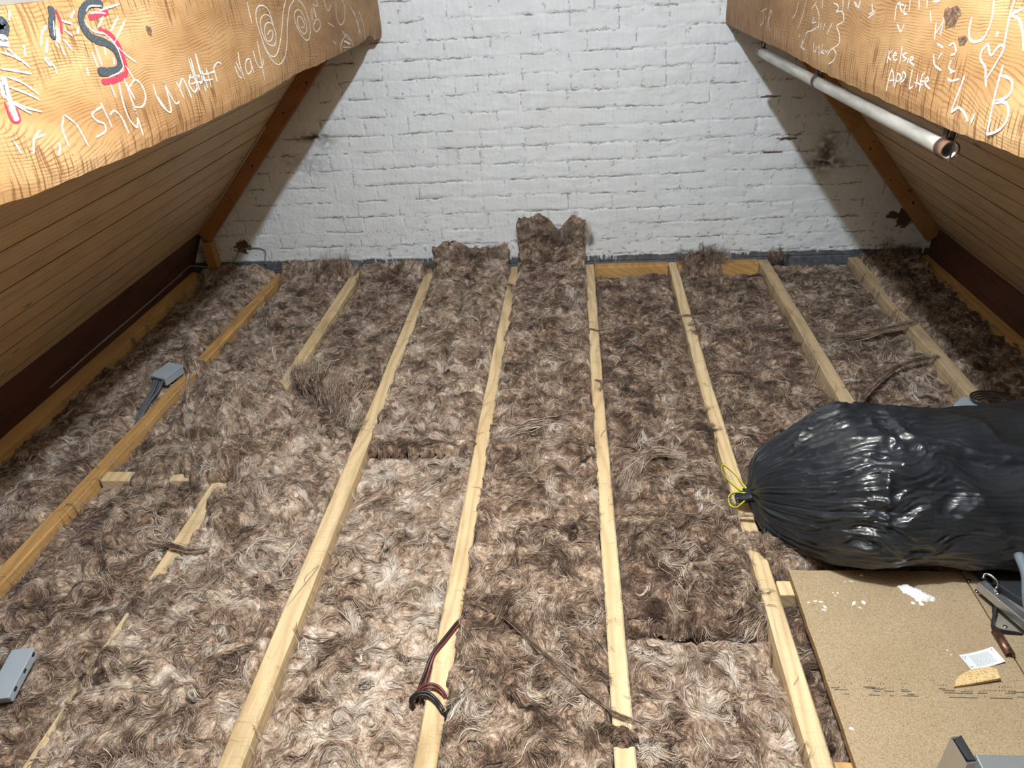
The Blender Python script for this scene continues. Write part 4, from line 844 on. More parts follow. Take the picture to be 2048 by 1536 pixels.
fan([((-0.84, -1.22, -.01), (-0.86, -1.16, .07)), ((-0.76, -1.28, -.01), (-0.77, -1.18, .10)), ((-0.68, -1.35, -.01), (-0.70, -1.24, .07)), ((-0.62, -1.42, -.01), (-0.59, -1.32, .12)), ((-0.54, -1.52, -.01), (-0.50, -1.45, .08)), ((-0.47, -1.62, -.01), (-0.45, -1.60, .04))], 1700, .0019, 501, 'torn upright wool flap between the buried joist and the yellow joist', .55, curl=.03, splay=.020)
fan([((-1.12, -0.10, .0), (-1.14, -0.06, .06)), ((-1.04, -0.09, .0), (-1.05, -0.05, .15)), ((-0.99, -0.09, .0), (-0.99, -0.05, .09)), ((-0.93, -0.09, .0), (-0.91, -0.05, .14)), ((-0.88, -0.09, .0), (-0.86, -0.06, .07))], 1100, .0012, 502, 'frayed wool peaks standing against the foot of the brick wall on the left', .57, curl=.028, splay=.018)
fan([((0.92, -0.06, .0), (0.91, -0.03, .075)), ((0.98, -0.05, .02), (0.97, -0.03, .11)), ((1.04, -0.05, .02), (1.05, -0.03, .10)), ((1.10, -0.05, .01), (1.13, -0.03, .095)), ((1.13, -0.06, .0), (1.16, -0.04, .05))], 900, .0013, 503, 'curled brown wool edge standing against the brick wall on the right', .46, curl=.028, splay=.014)
fan([((1.37, -0.06, .0), (1.35, -0.03, .06)), ((1.41, -0.06, .0), (1.41, -0.03, .085)), ((1.45, -0.06, .0), (1.47, -0.04, .05))], 220, .0016, 504, 'small spiky wool tuft at the wall beside the second joist from the right', .42, splay=.010)
fan([((-0.50, -0.08, .0), (-0.52, -0.05, .05)), ((-0.43, -0.08, .01), (-0.43, -0.04, .085)), ((-0.37, -0.09, .0), (-0.35, -0.06, .04))], 320, .0016, 505, 'dark wool curl at the wall over the far end of the yellow joist', .42, splay=.012)
fan([((0.06, -.075, .17), (0.05, -.065, .235)), ((0.14, -.075, .20), (0.14, -.065, .275)), ((0.22, -.075, .20), (0.21, -.065, .255)), ((0.27, -.075, .15), (0.27, -.065, .195)), ((0.32, -.075, .19), (0.32, -.065, .27)), ((0.39, -.075, .20), (0.40, -.065, .28)), ((0.43, -.075, .16), (0.45, -.065, .21))], 1600, .0011, 506, 'frayed top fringe of the tallest wool strip on the wall', .52, curl=.014, splay=.012)
fan([((-0.38, -.08, .07), (-0.40, -.07, .14)), ((-0.28, -.08, .09), (-0.28, -.07, .155)), ((-0.17, -.08, .07), (-0.18, -.07, .125)), ((-0.08, -.08, .09), (-0.06, -.07, .16)), ((-0.02, -.08, .08), (-0.01, -.07, .14))], 1300, .0011, 507, 'frayed top fringe of the lower wool strip curling up the wall', .53, curl=.014, splay=.012)
fan([((1.88, -0.10, .0), (1.90, -0.06, .10)), ((1.98, -0.10, .0), (2.00, -0.06, .13)), ((2.10, -0.12, .0), (2.12, -0.08, .08))], 420, .0016, 508, 'shaggy wool heap in the dark corner at the right rafter foot', .40, splay=.016)

# ------------------------------------------------------------------ the black sack
def sack():
    x0, x1 = 0.865, 1.96; nu, nv = 520, 420
    s = np.linspace(0, 1, nu); th = np.linspace(0, 2*np.pi, nv, endpoint=False)
    S, T = np.meshgrid(s, th, indexing='ij')
    xs = x0+(x1-x0)*S**1.15; X0 = (xs-x0)
    # swelling from the gathered neck, rounded shoulder
    q = np.clip(X0/0.30, 0, 1); rad = 0.16+0.84*(1-(1-q)**2.1)**0.55*q**0.12; rad = rad*np.clip(X0/0.012, 0.25, 1)
    tail = smooth(0.90, 1.095, X0); rad = rad*np.maximum(0.002, 1-0.10*tail-0.9*tail**5)
    yc = -2.005-0.075*smooth(0, .22, X0)+0.03*smooth(.5, 1.2, X0); zc = 0.070+0.098*smooth(0, .26, X0)+0.03*smooth(0.45, 1.0, X0)
    ry, rz = 0.250*rad, 0.168*rad*(1+0.16*smooth(0.5, 1.0, X0))
    c, sn = np.cos(T), np.sin(T)
    pw = 0.88
    Y = yc+ry*np.sign(c)*np.abs(c)**pw; Z = zc+rz*np.sign(sn)*np.abs(sn)**pw
    # radial direction
    ny, nz = c, sn
    A = T/(2*np.pi)
    def per(f, k, sd, sx_): # noise periodic in angle
        return pn(np.cos(T)*k+S*sx_, np.sin(T)*k+S*sx_*0.7, sd)
    fan = np.exp(-X0/0.13); fan2 = np.exp(-X0/0.33); on = smooth(0, .03, X0)
    rid = lambda v: 1-2*np.abs(v)
    d = (0.020*rid(per(0, 3.5, 501, 1.5))+0.010*rid(per(0, 8, 502, 2.2)))*fan*on
    d += 0.009*fan2*rid(per(0, 11, 503, 3.0))*on+0.0035*fan2*rid(per(0, 24, 530, 5.0))*on
    # crumpled panels near the shoulder, creases running mostly along the sack
    wx_ = X0+0.05*pn(X0/.12, T/.6, 520); wt_ = T+0.30*pn(X0/.14, T/.7, 521)
    d += 0.020*pn(X0/.32, T/1.2, 504)*smooth(.05, .3, X0)
    d += 0.010*rid(pn(wx_/.26, wt_/.75-wx_*2.2, 505))*smooth(.06, .25, X0)
    m1 = smooth(.60, .30, X0)*smooth(.03, .12, X0)*smooth(-.5, .2, np.sin(T))
    d += 0.0095*rid(pn(wx_/.11-wt_*.8, wt_/.22+wx_*2, 506))*(0.12+m1)+0.0050*rid(pn(wx_/.06+wt_, wt_/.10-wx_*3, 507))*(0.06+m1)
    d += 0.0008*rid(pn(X0/.022+T*2, T/.05, 509))*(0.15+m1)
    # long taut folds sweeping from the neck round the belly
    sw = T+1.6*X0-0.9*X0*X0
    d += 0.006*rid(pn(sw/.42, X0/.5, 522))*smooth(.08, .3, X0)*smooth(0.3, -.6, np.sin(T))
    d += 0.0028*rid(pn(sw/.15, X0/.4, 523))*smooth(.08, .3, X0)*smooth(0.5, -.4, np.sin(T))
    diag = T-(1.50+0.85*X0); d += 0.012*np.exp(-(diag/0.06)**2)*smooth(.10, .22, X0)*smooth(.8, .55, X0)*(1+.4*pn(X0/.03, T*0, 524))
    diag = T-(2.75-2.1*X0); d += 0.016*np.exp(-(diag/0.16)**2)*smooth(.12, .3, X0)*smooth(.75, .5, X0)
    Y = Y+ny*d; Z = Z+nz*d
    Z = np.where(Z < -0.012, -0.012+(Z+0.012)*0.1, Z)
    Vb = np.stack([xs+0.010*pn(T*2, S*4, 513)*fan, Y, Z], -1).reshape(-1, 3)
    Q = np.concatenate([gridq(nv, nu)])
    I, J = np.meshgrid(np.arange(nu-1), np.arange(nv), indexing='ij'); J2 = (J+1) % nv
    Q = np.stack([I*nv+J, I*nv+J2, (I+1)*nv+J2, (I+1)*nv+J], -1).reshape(-1, 4)
    m = mat('black_film', (0.012, 0.016, 0.022), 0.42, spec=0.5); g = G(m); g.b.inputs['Coat Weight'].default_value = 0.65; g.b.inputs['Coat Roughness'].default_value = 0.10
    v = g.coord(); h = g.noise(g.map(v, (38, 16, 16)), 1.0, 4, 0.62, 0.6); h2 = g.noise(g.map(v, (26, 75, 75)), 1.0, 4, 0.62, 0.7)
    msk = g.ramp(g.noise(v, 5, 2), [(0.38, 0.1), (0.62, 1.0)])
    hh = g.math('MULTIPLY', g.math('ADD', h, g.math('MULTIPLY', h2, 0.35)), msk)
    g.out(g.ramp(g.noise(v, 7, 3), [(0.3, (0.007, 0.010, 0.014)), (0.7, (0.014, 0.019, 0.026))]), g.bump(h2, 0.30, 0.007), g.ramp(g.noise(v, 12, 3), [(0.3, 0.36), (0.7, 0.50)]))
    root = empty('rubbish_sack', (1.45, -2.05, -0.01), 'large shiny black plastic sack tied at its left end, lying across the joists', 'sack')
    o = qmesh('sack_body', Vb, Q, m, root, origin=(1.45, -2.05, -0.01))
    # gathered mouth and the flattened tail of the neck
    V, F = [], []; n = 26
    for k in range(9):
        t = k/8; x = 0.872-0.045*t
        for i in range(n):
            a = 2*math.pi*i/n; rr = (0.020-0.012*t)*(1+0.35*math.sin(7*a+t*2)+0.2*math.sin(11*a))
            V.append((x, -2.006+rr*1.4*math.cos(a), 0.068-0.02*t+rr*0.8*math.sin(a)))
    F = [(k*n+i, k*n+(i+1) % n, (k+1)*n+(i+1) % n, (k+1)*n+i) for k in range(8) for i in range(n)]+[tuple(range(8*n, 9*n))[::-1]]
    pmesh('gathered_neck', V, F, m, root, smooth=True)
    my = mat('yellow_tape', (0.62, 0.66, 0.03), 0.4, spec=0.5)
    my.node_tree.nodes['Principled BSDF'].inputs['Transmission Weight'].default_value = 0.15
    def tape(name, pts, w_):
        P_ = catmull(pts, 9); V, F = [], []
        for i, p in enumerate(P_):
            a = i*0.22; off = np.array([0.3*math.sin(a), 0.25*math.cos(a), 0.8])*w_/2
            V += [tuple(p-off), tuple(p+off)]
        F = [(2*i, 2*i+1, 2*i+3, 2*i+2) for i in range(len(P_)-1)]
        o = pmesh(name, V, F, my, root, smooth=True); sm = o.modifiers.new('thick', 'SOLIDIFY'); sm.thickness = 0.0012
        return o
    tape('tie_loop', [(0.868, -2.005, .07), (0.852, -1.975, .075), (0.835, -1.94, .085), (0.812, -1.895, .085), (0.806, -1.885, .078), (0.803, -1.905, .07), (0.818, -1.95, .068), (0.845, -1.99, .066), (0.868, -2.008, .066)], 0.009)
    tape('tie_loop', [(0.868, -2.010, .066), (0.845, -2.005, .068), (0.820, -2.000, .062), (0.806, -2.012, .055), (0.806, -2.035, .048), (0.822, -2.048, .048), (0.842, -2.035, .055), (0.868, -2.012, .062)], 0.009)
    return root
sack()
wisp([(0.80, -2.065, .018), (0.835, -2.058, .022), (0.87, -2.065, .03), (0.895, -2.07, .04)], 26, .005, .002, 420, 'pale strand of wool poking out under the tied neck of the sack', .56)

# ------------------------------------------------------------------ chipboard and what lies on it
def m_chip(name, a, b, c):
    m = mat(name, rough=0.8, spec=0.2); g = G(m); v = g.coord()
    vo = g.new('ShaderNodeTexVoronoi', feature='F1'); g.l.new(g.map(v, (1, 1, 1)), vo.inputs['Vector']); vo.inputs['Scale'].default_value = 620
    sp = g.new('ShaderNodeSeparateColor'); g.l.new(vo.outputs['Color'], sp.inputs[0])
    n = g.noise(v, 330, 3, 0.6); f = g.math('ADD', g.math('MULTIPLY', sp.outputs[0], 0.5), g.math('MULTIPLY', n, 0.6))
    col = g.ramp(f, [(0.25, c), (0.45, b), (0.75, a)])
    dd = g.ramp(g.noise(v, 240, 2), [(0.68, 0.0), (0.74, 1.0)])
    col = g.mix(g.math('MULTIPLY', dd, 0.7), col, tuple(x*0.35 for x in c))
    big = g.ramp(g.noise(v, 6, 4, 0.6), [(0.4, 0.0), (0.75, 1.0)])
    col = g.mix(g.math('MULTIPLY', big, 0.25), col, c)
    g.out(col, g.bump(n, 0.2, 0.001)); return m
m_cb = m_chip('chipboard', (0.45, 0.355, 0.235), (0.35, 0.265, 0.165), (0.235, 0.165, 0.095))
m_cb2 = m_chip('dusty_chipboard', (0.40, 0.32, 0.21), (0.32, 0.25, 0.155), (0.22, 0.155, 0.09))
m_ce = m_chip('chipboard_edge', (0.40, 0.26, 0.12), (0.25, 0.15, 0.07), (0.12, 0.07, 0.03))
ZC = 0.020
def sheet(name, poly, z0, z1, m, me_, label, cat):
    n = len(poly); V = [(x, y, z0) for x, y in poly]+[(x, y, z1) for x, y in poly]
    root = pmesh(name, V, [tuple(range(n))[::-1], tuple(range(n, 2*n))]+[(i, (i+1) % n, n+(i+1) % n, n+i) for i in range(n)], m, origin=(sum(p[0] for p in poly)/n, sum(p[1] for p in poly)/n, z0))
    root.data.materials.append(me_)
    for p in root.data.polygons:
        if abs(p.normal.z) < 0.5: p.material_index = 1
    return tag(root, label, cat)
rg = random.Random(5)
left = [(0.922+0.0012*rg.uniform(-1, 1), y) for y in np.linspace(-2.27, -3.04, 26)]
top = [(x, -2.268+0.0018*rg.uniform(-1, 1)) for x in np.linspace(1.366, 0.922, 22)]
cbd = sheet('chipboard', top+left[1:]+[(1.366, -3.04)], 0.001, ZC, m_cb, m_ce, 'tan chipboard sheet with white filler smears and a black printed line', 'board')
sheet('chipboard', [(1.372, -2.262), (1.372, -3.04), (2.0, -3.04), (2.0, -2.262)], -0.001, ZC-0.003, m_cb2, m_ce, 'dusty chipboard sheet beside the first one, under the ladder hinge', 'board')
# printed dot matrix line
m_ink = mat('black_ink', (0.035, 0.033, 0.035), 0.7)
def marks():
    L = []
    def px(x, y): # measured positions on the sheet
        return x, y
    rows = [(-2.672, 0), (-2.665, 1), (-2.658, 2), (-2.651, 3), (-2.644, 4)]
    rr = random.Random(3)
    def dash(x0, x1, y, t=0.0017): L.append((((x0+x1)/2, y, ZC+0.0002), (x1-x0, t, 0.0005)))
    def dots(x0, x1, y, st=0.0062, t=0.0022):
        x = x0
        while x < x1: L.append(((x, y+rr.uniform(-.0004, .0004), ZC+0.0002), (t, t*0.8, 0.0005))); x += st*rr.choice((1, 1, 1, 2))
    dash(0.9258, 0.9440, -2.6295, 0.0017); dash(0.9325, 0.9606, -2.6342, 0.0017); dash(0.9488, 0.9619, -2.6451, 0.0017); dash(0.9991, 1.0271, -2.6254, 0.0017); dash(1.0030, 1.0228, -2.6283, 0.0017); dash(1.0155, 1.0418, -2.6299, 0.0017); dash(1.0185, 1.0332, -2.6355, 0.0017); dash(1.0035, 1.0270, -2.6461, 0.0017); dash(1.0414, 1.0626, -2.6348, 0.0017); dash(1.0484, 1.0575, -2.6466, 0.0017); dash(1.0784, 1.0947, -2.6306, 0.0017); dash(1.0786, 1.0998, -2.6344, 0.0017); dash(1.0760, 1.1115, -2.6457, 0.0017); dash(1.0887, 1.1049, -2.6416, 0.0017); dash(1.1625, 1.1787, -2.6255, 0.0017); dash(1.1703, 1.1961, -2.6298, 0.0017); dash(1.1711, 1.2323, -2.6354, 0.0017); dash(1.1760, 1.2367, -2.6464, 0.0017); dash(1.2079, 1.2336, -2.6313, 0.0017); dash(1.2415, 1.2640, -2.6340, 0.0017); dash(1.2645, 1.3121, -2.6455, 0.0017); dash(1.3017, 1.3240, -2.6333, 0.0017); dash(1.3100, 1.3438, -2.6293, 0.0017); dash(1.3229, 1.3375, -2.6411, 0.0017); dots(0.9265, 0.9316, -2.6101); dots(0.9365, 0.9498, -2.6157); dots(0.9446, 0.9595, -2.6270); dots(0.9746, 0.9846, -2.6048); dots(0.9758, 0.9808, -2.6164); dots(1.0113, 1.0279, -2.6037); dots(1.0126, 1.0226, -2.6096); dots(1.0334, 1.0565, -2.6159); dots(1.0330, 1.0691, -2.6263); dots(1.0586, 1.0619, -2.6004); dots(1.0870, 1.0969, -2.6035); dots(1.0878, 1.0960, -2.6143); dots(1.0855, 1.0937, -2.6247); dots(1.1554, 1.1653, -2.6035); dots(1.1649, 1.1860, -2.6159); dots(1.2192, 1.2353, -2.6272); dots(1.2500, 1.2661, -2.6292); dots(1.2611, 1.3060, -2.6259); dots(1.2972, 1.3229, -2.6165); dots(1.3093, 1.3157, -2.6048); dots(1.3129, 1.3304, -2.6266); dots(1.2551, 1.2663, -2.6421); dots(1.3380, 1.3542, -2.5982)
    return boxes('printed_marks', L, m_ink, cbd)
marks()
m_fill = mat('white_filler', (0.86, 0.87, 0.86), 0.7)
def lumps(name, lst, m, parent=None, label=None, cat=None, seed=1):
    """small irregular blobs: (x, y, rx, ry, h, rot)"""
    V, F = [], []; n = 22
    for q, (cx, cy, rx, ry, h, rot) in enumerate(lst):
        b = len(V); rings = (1.0, 0.8, 0.45)
        for k, f in enumerate(rings):
            for i in range(n):
                a = 2*math.pi*i/n; e = 1+0.28*float(pn(math.cos(a)*1.8+q*3, math.sin(a)*1.8+seed, 81))+0.14*float(pn(math.cos(a)*5+q, math.sin(a)*5, 82))
                x, y = rx*f*e*math.cos(a), ry*f*e*math.sin(a)
                V.append((cx+x*math.cos(rot)-y*math.sin(rot), cy+x*math.sin(rot)+y*math.cos(rot), ZC-0.001+(0, h*.7, h)[k]*(1+.5*float(pn(x/.006, y/.006, 83)))))
        F += [(b+k*n+i, b+k*n+(i+1) % n, b+(k+1)*n+(i+1) % n, b+(k+1)*n+i) for k in range(2) for i in range(n)]+[tuple(range(b+2*n, b+3*n))]
    o = pmesh(name, V, F, m, parent, smooth=True, origin=(lst[0][0], lst[0][1], ZC)); return tag(o, label, cat) if label else o
lumps('filler_lump', [(1.2066, -2.3332, 0.0190, 0.0170, 0.0100, -0.40), (1.2218, -2.3464, 0.0220, 0.0160, 0.0120, -0.30), (1.2357, -2.3575, 0.0180, 0.0150, 0.0100, -0.30), (1.2513, -2.3596, 0.0140, 0.0100, 0.0060, -0.30), (1.2042, -2.3775, 0.0060, 0.0050, 0.0030, 0.00), (1.2233, -2.3796, 0.0060, 0.0070, 0.0030, 0.40), (1.2218, -2.3651, 0.0100, 0.0100, 0.0050, 0.00), (1.1905, -2.3219, 0.0070, 0.0060, 0.0030, 0.00)], m_fill, None, 'crusty white lump of filler on the chipboard', 'filler')
lumps('filler_smears', [(0.9444, -2.3802, 0.0040, 0.0030, 0.0018, 0.00), (0.9623, -2.3759, 0.0060, 0.0030, 0.0018, 0.20), (0.9760, -2.3776, 0.0070, 0.0030, 0.0018, -0.10), (0.9812, -2.3940, 0.0040, 0.0070, 0.0018, 0.60), (0.9758, -2.4037, 0.0080, 0.0030, 0.0018, -0.40), (1.0571, -2.3804, 0.0100, 0.0040, 0.0022, 0.90), (1.0819, -2.3775, 0.0060, 0.0070, 0.0020, 0.20), (1.0671, -2.3947, 0.0060, 0.0020, 0.0016, -0.60), (1.0266, -2.3475, 0.0040, 0.0030, 0.0016, 0.00), (1.0156, -2.3467, 0.0030, 0.0020, 0.0016, 0.00), (1.0183, -2.3566, 0.0030, 0.0020, 0.0016, 0.00), (1.1071, -2.2849, 0.0060, 0.0040, 0.0018, 0.00), (1.0735, -2.3064, 0.0080, 0.0015, 0.0015, -0.20), (1.0578, -2.3077, 0.0030, 0.0020, 0.0015, 0.00), (0.9395, -2.7296, 0.0060, 0.0040, 0.0020, -0.30), (1.2267, -2.5197, 0.0030, 0.0020, 0.0016, 0.00), (1.2298, -2.5321, 0.0030, 0.0020, 0.0016, 0.00)], m_fill, cbd, seed=4)
# flat label card
def card():
    A_, B_, D_ = np.array((1.2449, -2.5357)), np.array((1.3297, -2.5125)), np.array((1.2546, -2.5763))
    u = B_-A_; v_ = D_-A_; z = ZC+0.0012
    P_ = lambda a, b, dz=0: tuple((A_+u*a+v_*b).tolist())+(z+dz,)
    root = empty('label_card', P_(.5, .5), 'small white printed card with grey text lying on the chipboard', 'card')
    n = 8; V, F = [], []
    for i in range(n+1):
        a = i/n; lift = 0.004*(a-0.4)**2*4
        V += [P_(a, 0, lift), P_(a, 1, lift), P_(a, 0, lift-.0006), P_(a, 1, lift-.0006)]
    for i in range(n):
        b = 4*i; F += [(b, b+4, b+5, b+1), (b+2, b+3, b+7, b+6), (b, b+2, b+6, b+4), (b+1, b+5, b+7, b+3)]
    F += [(0, 1, 3, 2), (4*n, 4*n+2, 4*n+3, 4*n+1)]
    pmesh('card', V, F, mat('white_card', (0.80, 0.84, 0.88), 0.4), root)
    V, F = [], []
    def q(a0, a1, b0, b1):
        k = len(V); 
        for a, b in ((a0, b0), (a1, b0), (a1, b1), (a0, b1)): V.append(P_(a, b, 0.004*(a-0.4)**2*4+0.0003))
        F.append((k, k+1, k+2, k+3))
    rr = random.Random(9)
    for i in range(14):
        b = 0.16+i*0.052; a = 0.24
        while a < 0.80:
            w_ = rr.uniform(.03, .10); q(a, min(a+w_, .82), b, b+.02); a += w_+.018
    for a, b in ((.05, .12), (.09, .2), (.12, .13), (.06, .26), (.05, .78), (.05, .84), (.09, .80), (.92, .08), (.90, .13)): q(a, a+.035, b, b+.05)
    pmesh('printing', V, F, mat('grey_print', (0.34, 0.37, 0.41), 0.6), root)
    V = [P_(.915+.014*math.cos(t), .30+.02*math.sin(t), .0044*1.0+.0006) for t in np.linspace(0, 6.28, 9)[:-1]]
    pmesh('dark_dot', V, [tuple(range(8))], mat('dark_dot', (0.02, 0.02, 0.02), 0.6), root)
card()
# broken splinter of chipboard
pc = [(1.1960, -2.6233, 0.000), (1.2053, -2.6078, 0.000), (1.2170, -2.5959, 0.000), (1.2378, -2.5855, 0.002), (1.2536, -2.5792, 0.003), (1.2917, -2.5742, 0.006), (1.3043, -2.5817, 0.007), (1.3016, -2.6042, 0.006), (1.2612, -2.6119, 0.003), (1.2230, -2.6187, 0.001)]
V = [(x, y, ZC+0.0005+dz) for (x, y, dz) in pc]+[(x, y, ZC+0.0075+dz*1.3) for (x, y, dz) in pc]
n = len(pc); o = pmesh('chipboard_splinter', V, [tuple(range(n))[::-1], tuple(range(n, 2*n))]+[(i, (i+1) % n, n+(i+1) % n, n+i) for i in range(n)], m_chip('raw_chip', (0.80, 0.62, 0.34), (0.62, 0.42, 0.2), (0.35, 0.22, 0.1)), origin=(pc[0][0], pc[0][1], ZC), bevel=.0006)
tag(o, 'broken splinter of chipboard next to the white card', 'wood scrap')
# copper pipe offcut
def offcut():
    a, b = Vector((1.3578, -2.4692, 0.0285)), Vector((1.3571, -2.5376, 0.0285)); d = (b-a).normalized(); x = d.cross(Vector((0, 0, 1))).normalized(); y = x.cross(d)
    V, F = [], []; n = 22; R, r = 0.0105, 0.0090
    rings = [(a, R), (b, R), (b, r), (a, r)]
    for p, q in rings:
        for i in range(n): t = 2*math.pi*i/n; V.append(p+(x*math.cos(t)+y*math.sin(t))*q*(1+.05*math.sin(3*t)*(p == b)))
    F = [(k*n+i, k*n+(i+1) % n, ((k+1) % 4)*n+(i+1) % n, ((k+1) % 4)*n+i) for k in range(4) for i in range(n)]
    m = mat('dull_copper', (0.20, 0.10, 0.07), 0.45, 0.75); g = G(m); g.out(g.ramp(g.noise(g.coord(), 90, 4, .6), [(0.35, (0.09, 0.05, 0.04)), (0.6, (0.24, 0.12, 0.085)), (0.75, (0.42, 0.22, 0.16))]))
    return tag(pmesh('pipe_offcut', V, F, m, smooth=True, origin=tuple(a)), 'short brown copper pipe offcut beside the hinge plate', 'pipe')
offcut()

# ------------------------------------------------------------------ loft ladder head
m_al = mat('aluminium', (0.55, 0.57, 0.60), 0.33, 0.9); g = G(m_al); g.out(None, g.bump(g.noise(g.coord((4, 90, 90)), 1.0, 2), 0.05, 0.001), g.ramp(g.noise(g.coord(), 30, 3), [(0.3, 0.25), (0.7, 0.45)]))
m_zn = mat('dusty_zinc', (0.36, 0.34, 0.29), 0.6, 0.55); m_rub = mat('black_rubber', (0.014, 0.017, 0.022), 0.7); G(m_rub).out(G(m_rub).ramp(G(m_rub).noise(None, 40, 3), [(.4, (.010, .013, .018)), (.7, (.035, .038, .045))]))
m_st = mat('bright_steel', (0.6, 0.6, 0.6), 0.25, 1.0)
def beam_between(name, a, b, wid, hgt, m, parent, hollow=False, bevel=.0015):
    a, b = Vector(a), Vector(b); d = (b-a).normalized(); x = d.cross(Vector((0, 0, 1))).normalized(); y = x.cross(d)
    V = []
    for p in (a, b):
        for sx_, sy_ in ((-1, -1), (1, -1), (1, 1), (-1, 1)): V.append(p+x*wid/2*sx_+y*hgt/2*sy_)
    F = [(0, 1, 2, 3), (7, 6, 5, 4), (0, 4, 5, 1), (1, 5, 6, 2), (2, 6, 7, 3), (3, 7, 4, 0)]
    return pmesh(name, V, F, m, parent, bevel=bevel, origin=tuple(a))
def extr(name, poly, z0, z1, m, parent, bevel=0.0, smooth_=False):
    n = len(poly); V = [(x, y, z0) for x, y in poly]+[(x, y, z1) for x, y in poly]
    return pmesh(name, V, [tuple(range(n))[::-1], tuple(range(n, 2*n))]+[(i, (i+1) % n, n+(i+1) % n, n+i) for i in range(n)], m, parent, bevel=bevel, origin=(poly[0][0], poly[0][1], z0))
hg = empty('ladder_hinge', (1.40, -2.36, ZC-.003), 'aluminium loft ladder arm and black hinge plate on the right edge of the chipboard', 'ladder hinge')
zb = ZC-0.003
base = [(1.372, -2.264), (1.395, -2.285), (1.398, -2.34), (1.385, -2.40), (1.358, -2.452), (1.362, -2.462), (1.440, -2.468), (1.52, -2.468), (1.52, -2.264)]
extr('base_plate', base, zb, zb+0.003, m_zn, hg, .0005)
rim = catmull([(1.396, -2.264, 0), (1.403, -2.30, 0), (1.399, -2.36, 0), (1.382, -2.41, 0), (1.360, -2.448, 0), (1.366, -2.464, 0), (1.42, -2.470, 0)], 8)
V = []; F = []
for i, p in enumerate(rim):
    t = rim[min(i+1, len(rim)-1)]-rim[max(i-1, 0)]; L = math.hypot(t[0], t[1]); nx, ny = -t[1]/L, t[0]/L
    hh = 0.030*(1-i/(len(rim)-1))**0.6+0.006
    for s, z in ((-.0015, zb), (.0015, zb), (.0015, zb+hh), (-.0015, zb+hh)): V.append((p[0]+nx*s, p[1]+ny*s, z))
k = len(rim); F = [(4*i+j, 4*i+(j+1) % 4, 4*(i+1)+(j+1) % 4, 4*(i+1)+j) for i in range(k-1) for j in range(4)]+[(3, 2, 1, 0), (4*k-4, 4*k-3, 4*k-2, 4*k-1)]
pmesh('curved_rim', V, F, m_rub, hg)
cov = catmull([(1.412, -2.275, 0), (1.445, -2.268, 0), (1.495, -2.270, 0), (1.525, -2.30, 0), (1.530, -2.36, 0), (1.53, -2.44, 0), (1.48, -2.41, 0), (1.435, -2.35, 0), (1.415, -2.30, 0)], 5)
extr('cover_plate', [(p[0], p[1]) for p in cov], zb+0.004, zb+0.026, m_rub, hg, .004)
beam_between('ladder_arm', (1.372, -2.345, zb+.038), (1.492, -2.668, zb+.048), .022, .024, m_al, hg)
V, F = tube('x', [(1.378, -2.338, zb+.054), (1.384, -2.330, zb+.060), (1.396, -2.336, zb+.062), (1.402, -2.356, zb+.060), (1.394, -2.372, zb+.054)], .0035, None, raw=True, smoothn=6)
pmesh('spring_loop', V, F, m_st, hg, smooth=True)
for x, y, z in ((1.392, -2.385, zb+.051), (1.378, -2.335, zb+.003), (1.392, -2.448, zb+.003), (1.374, -2.30, zb+.003)):
    V = []; n = 12
    for r_, dz in ((.0055, 0), (.005, .002), (.0025, .003)):
        for i in range(n): a = 2*math.pi*i/n; V.append((x+r_*math.cos(a), y+r_*math.sin(a), z+dz))
    pmesh('screw', V, [(q*n+i, q*n+(i+1) % n, (q+1)*n+(i+1) % n, (q+1)*n+i) for q in range(2) for i in range(n)]+[tuple(range(2*n, 3*n))], m_st, hg, smooth=True)
tag(tube('grab_rail', [(1.430, -2.350, 0.165), (1.418, -2.41, 0.160), (1.390, -2.478, 0.150), (1.362, -2.57, 0.138), (1.345, -2.66, 0.11), (1.342, -2.70, 0.021)], 0.0115, mat('grey_blue_pole', (0.22, 0.27, 0.32), 0.4, 0.3), n=14), 'grey blue rail at the right edge standing in front of the black sack', 'rail')
# aluminium stile end with its rubber cap and the first tread, coming up through the hatch
ld_ = empty('loft_ladder', (1.15, -2.86, ZC), 'aluminium loft ladder end with black rubber cap in the bottom right corner', 'ladder')
def channel():
    # open aluminium section standing on end, black rubber pad across its top
    q = [np.array(p) for p in [(1.0702, -2.8249), (1.0909, -2.8221), (1.0959, -2.8757), (1.0764, -2.8793)]]; zt, zb_ = 0.150, 0.0205
    c = sum(q)/4; inn = [p+(c-p)*0.16 for p in q]
    V = [(p[0], p[1], z) for z in (zb_, zt) for p in q]+[(p[0], p[1], z) for z in (zb_, zt) for p in inn]
    F = []
    for i in range(4):
        j = (i+1) % 4; F += [(i, j, 4+j, 4+i), (8+j, 8+i, 12+i, 12+j), (4+i, 4+j, 12+j, 12+i), (j, i, 8+i, 8+j)]
    pmesh('stile', V, F, m_al, ld_, bevel=.0006)
    k = [q[0]*.86+q[3]*.14+(q[1]-q[0])*.12, q[1]+(q[2]-q[1])*(-.02), q[2]+(q[1]-q[2])*.06, q[3]+(q[0]-q[3])*.10+(q[2]-q[3])*.25]
    V = [(p[0], p[1], z) for z in (zt-.012, zt+.004) for p in k]
    pmesh('rubber_cap', V, BF, m_rub, ld_, bevel=.002)
    a, b = np.array((1.1179, -2.8383)), np.array((1.2464, -2.8376)); d = np.array([0.0, -0.075])
    pts = [a, b, b+d, a+d]; V = [(p[0], p[1], z) for z in (0.094, 0.118) for p in reversed(pts)]
    pmesh('tread', V, BF, mat('tread_grey', (0.36, 0.40, 0.43), 0.45, 0.6), ld_, bevel=.002)
channel()

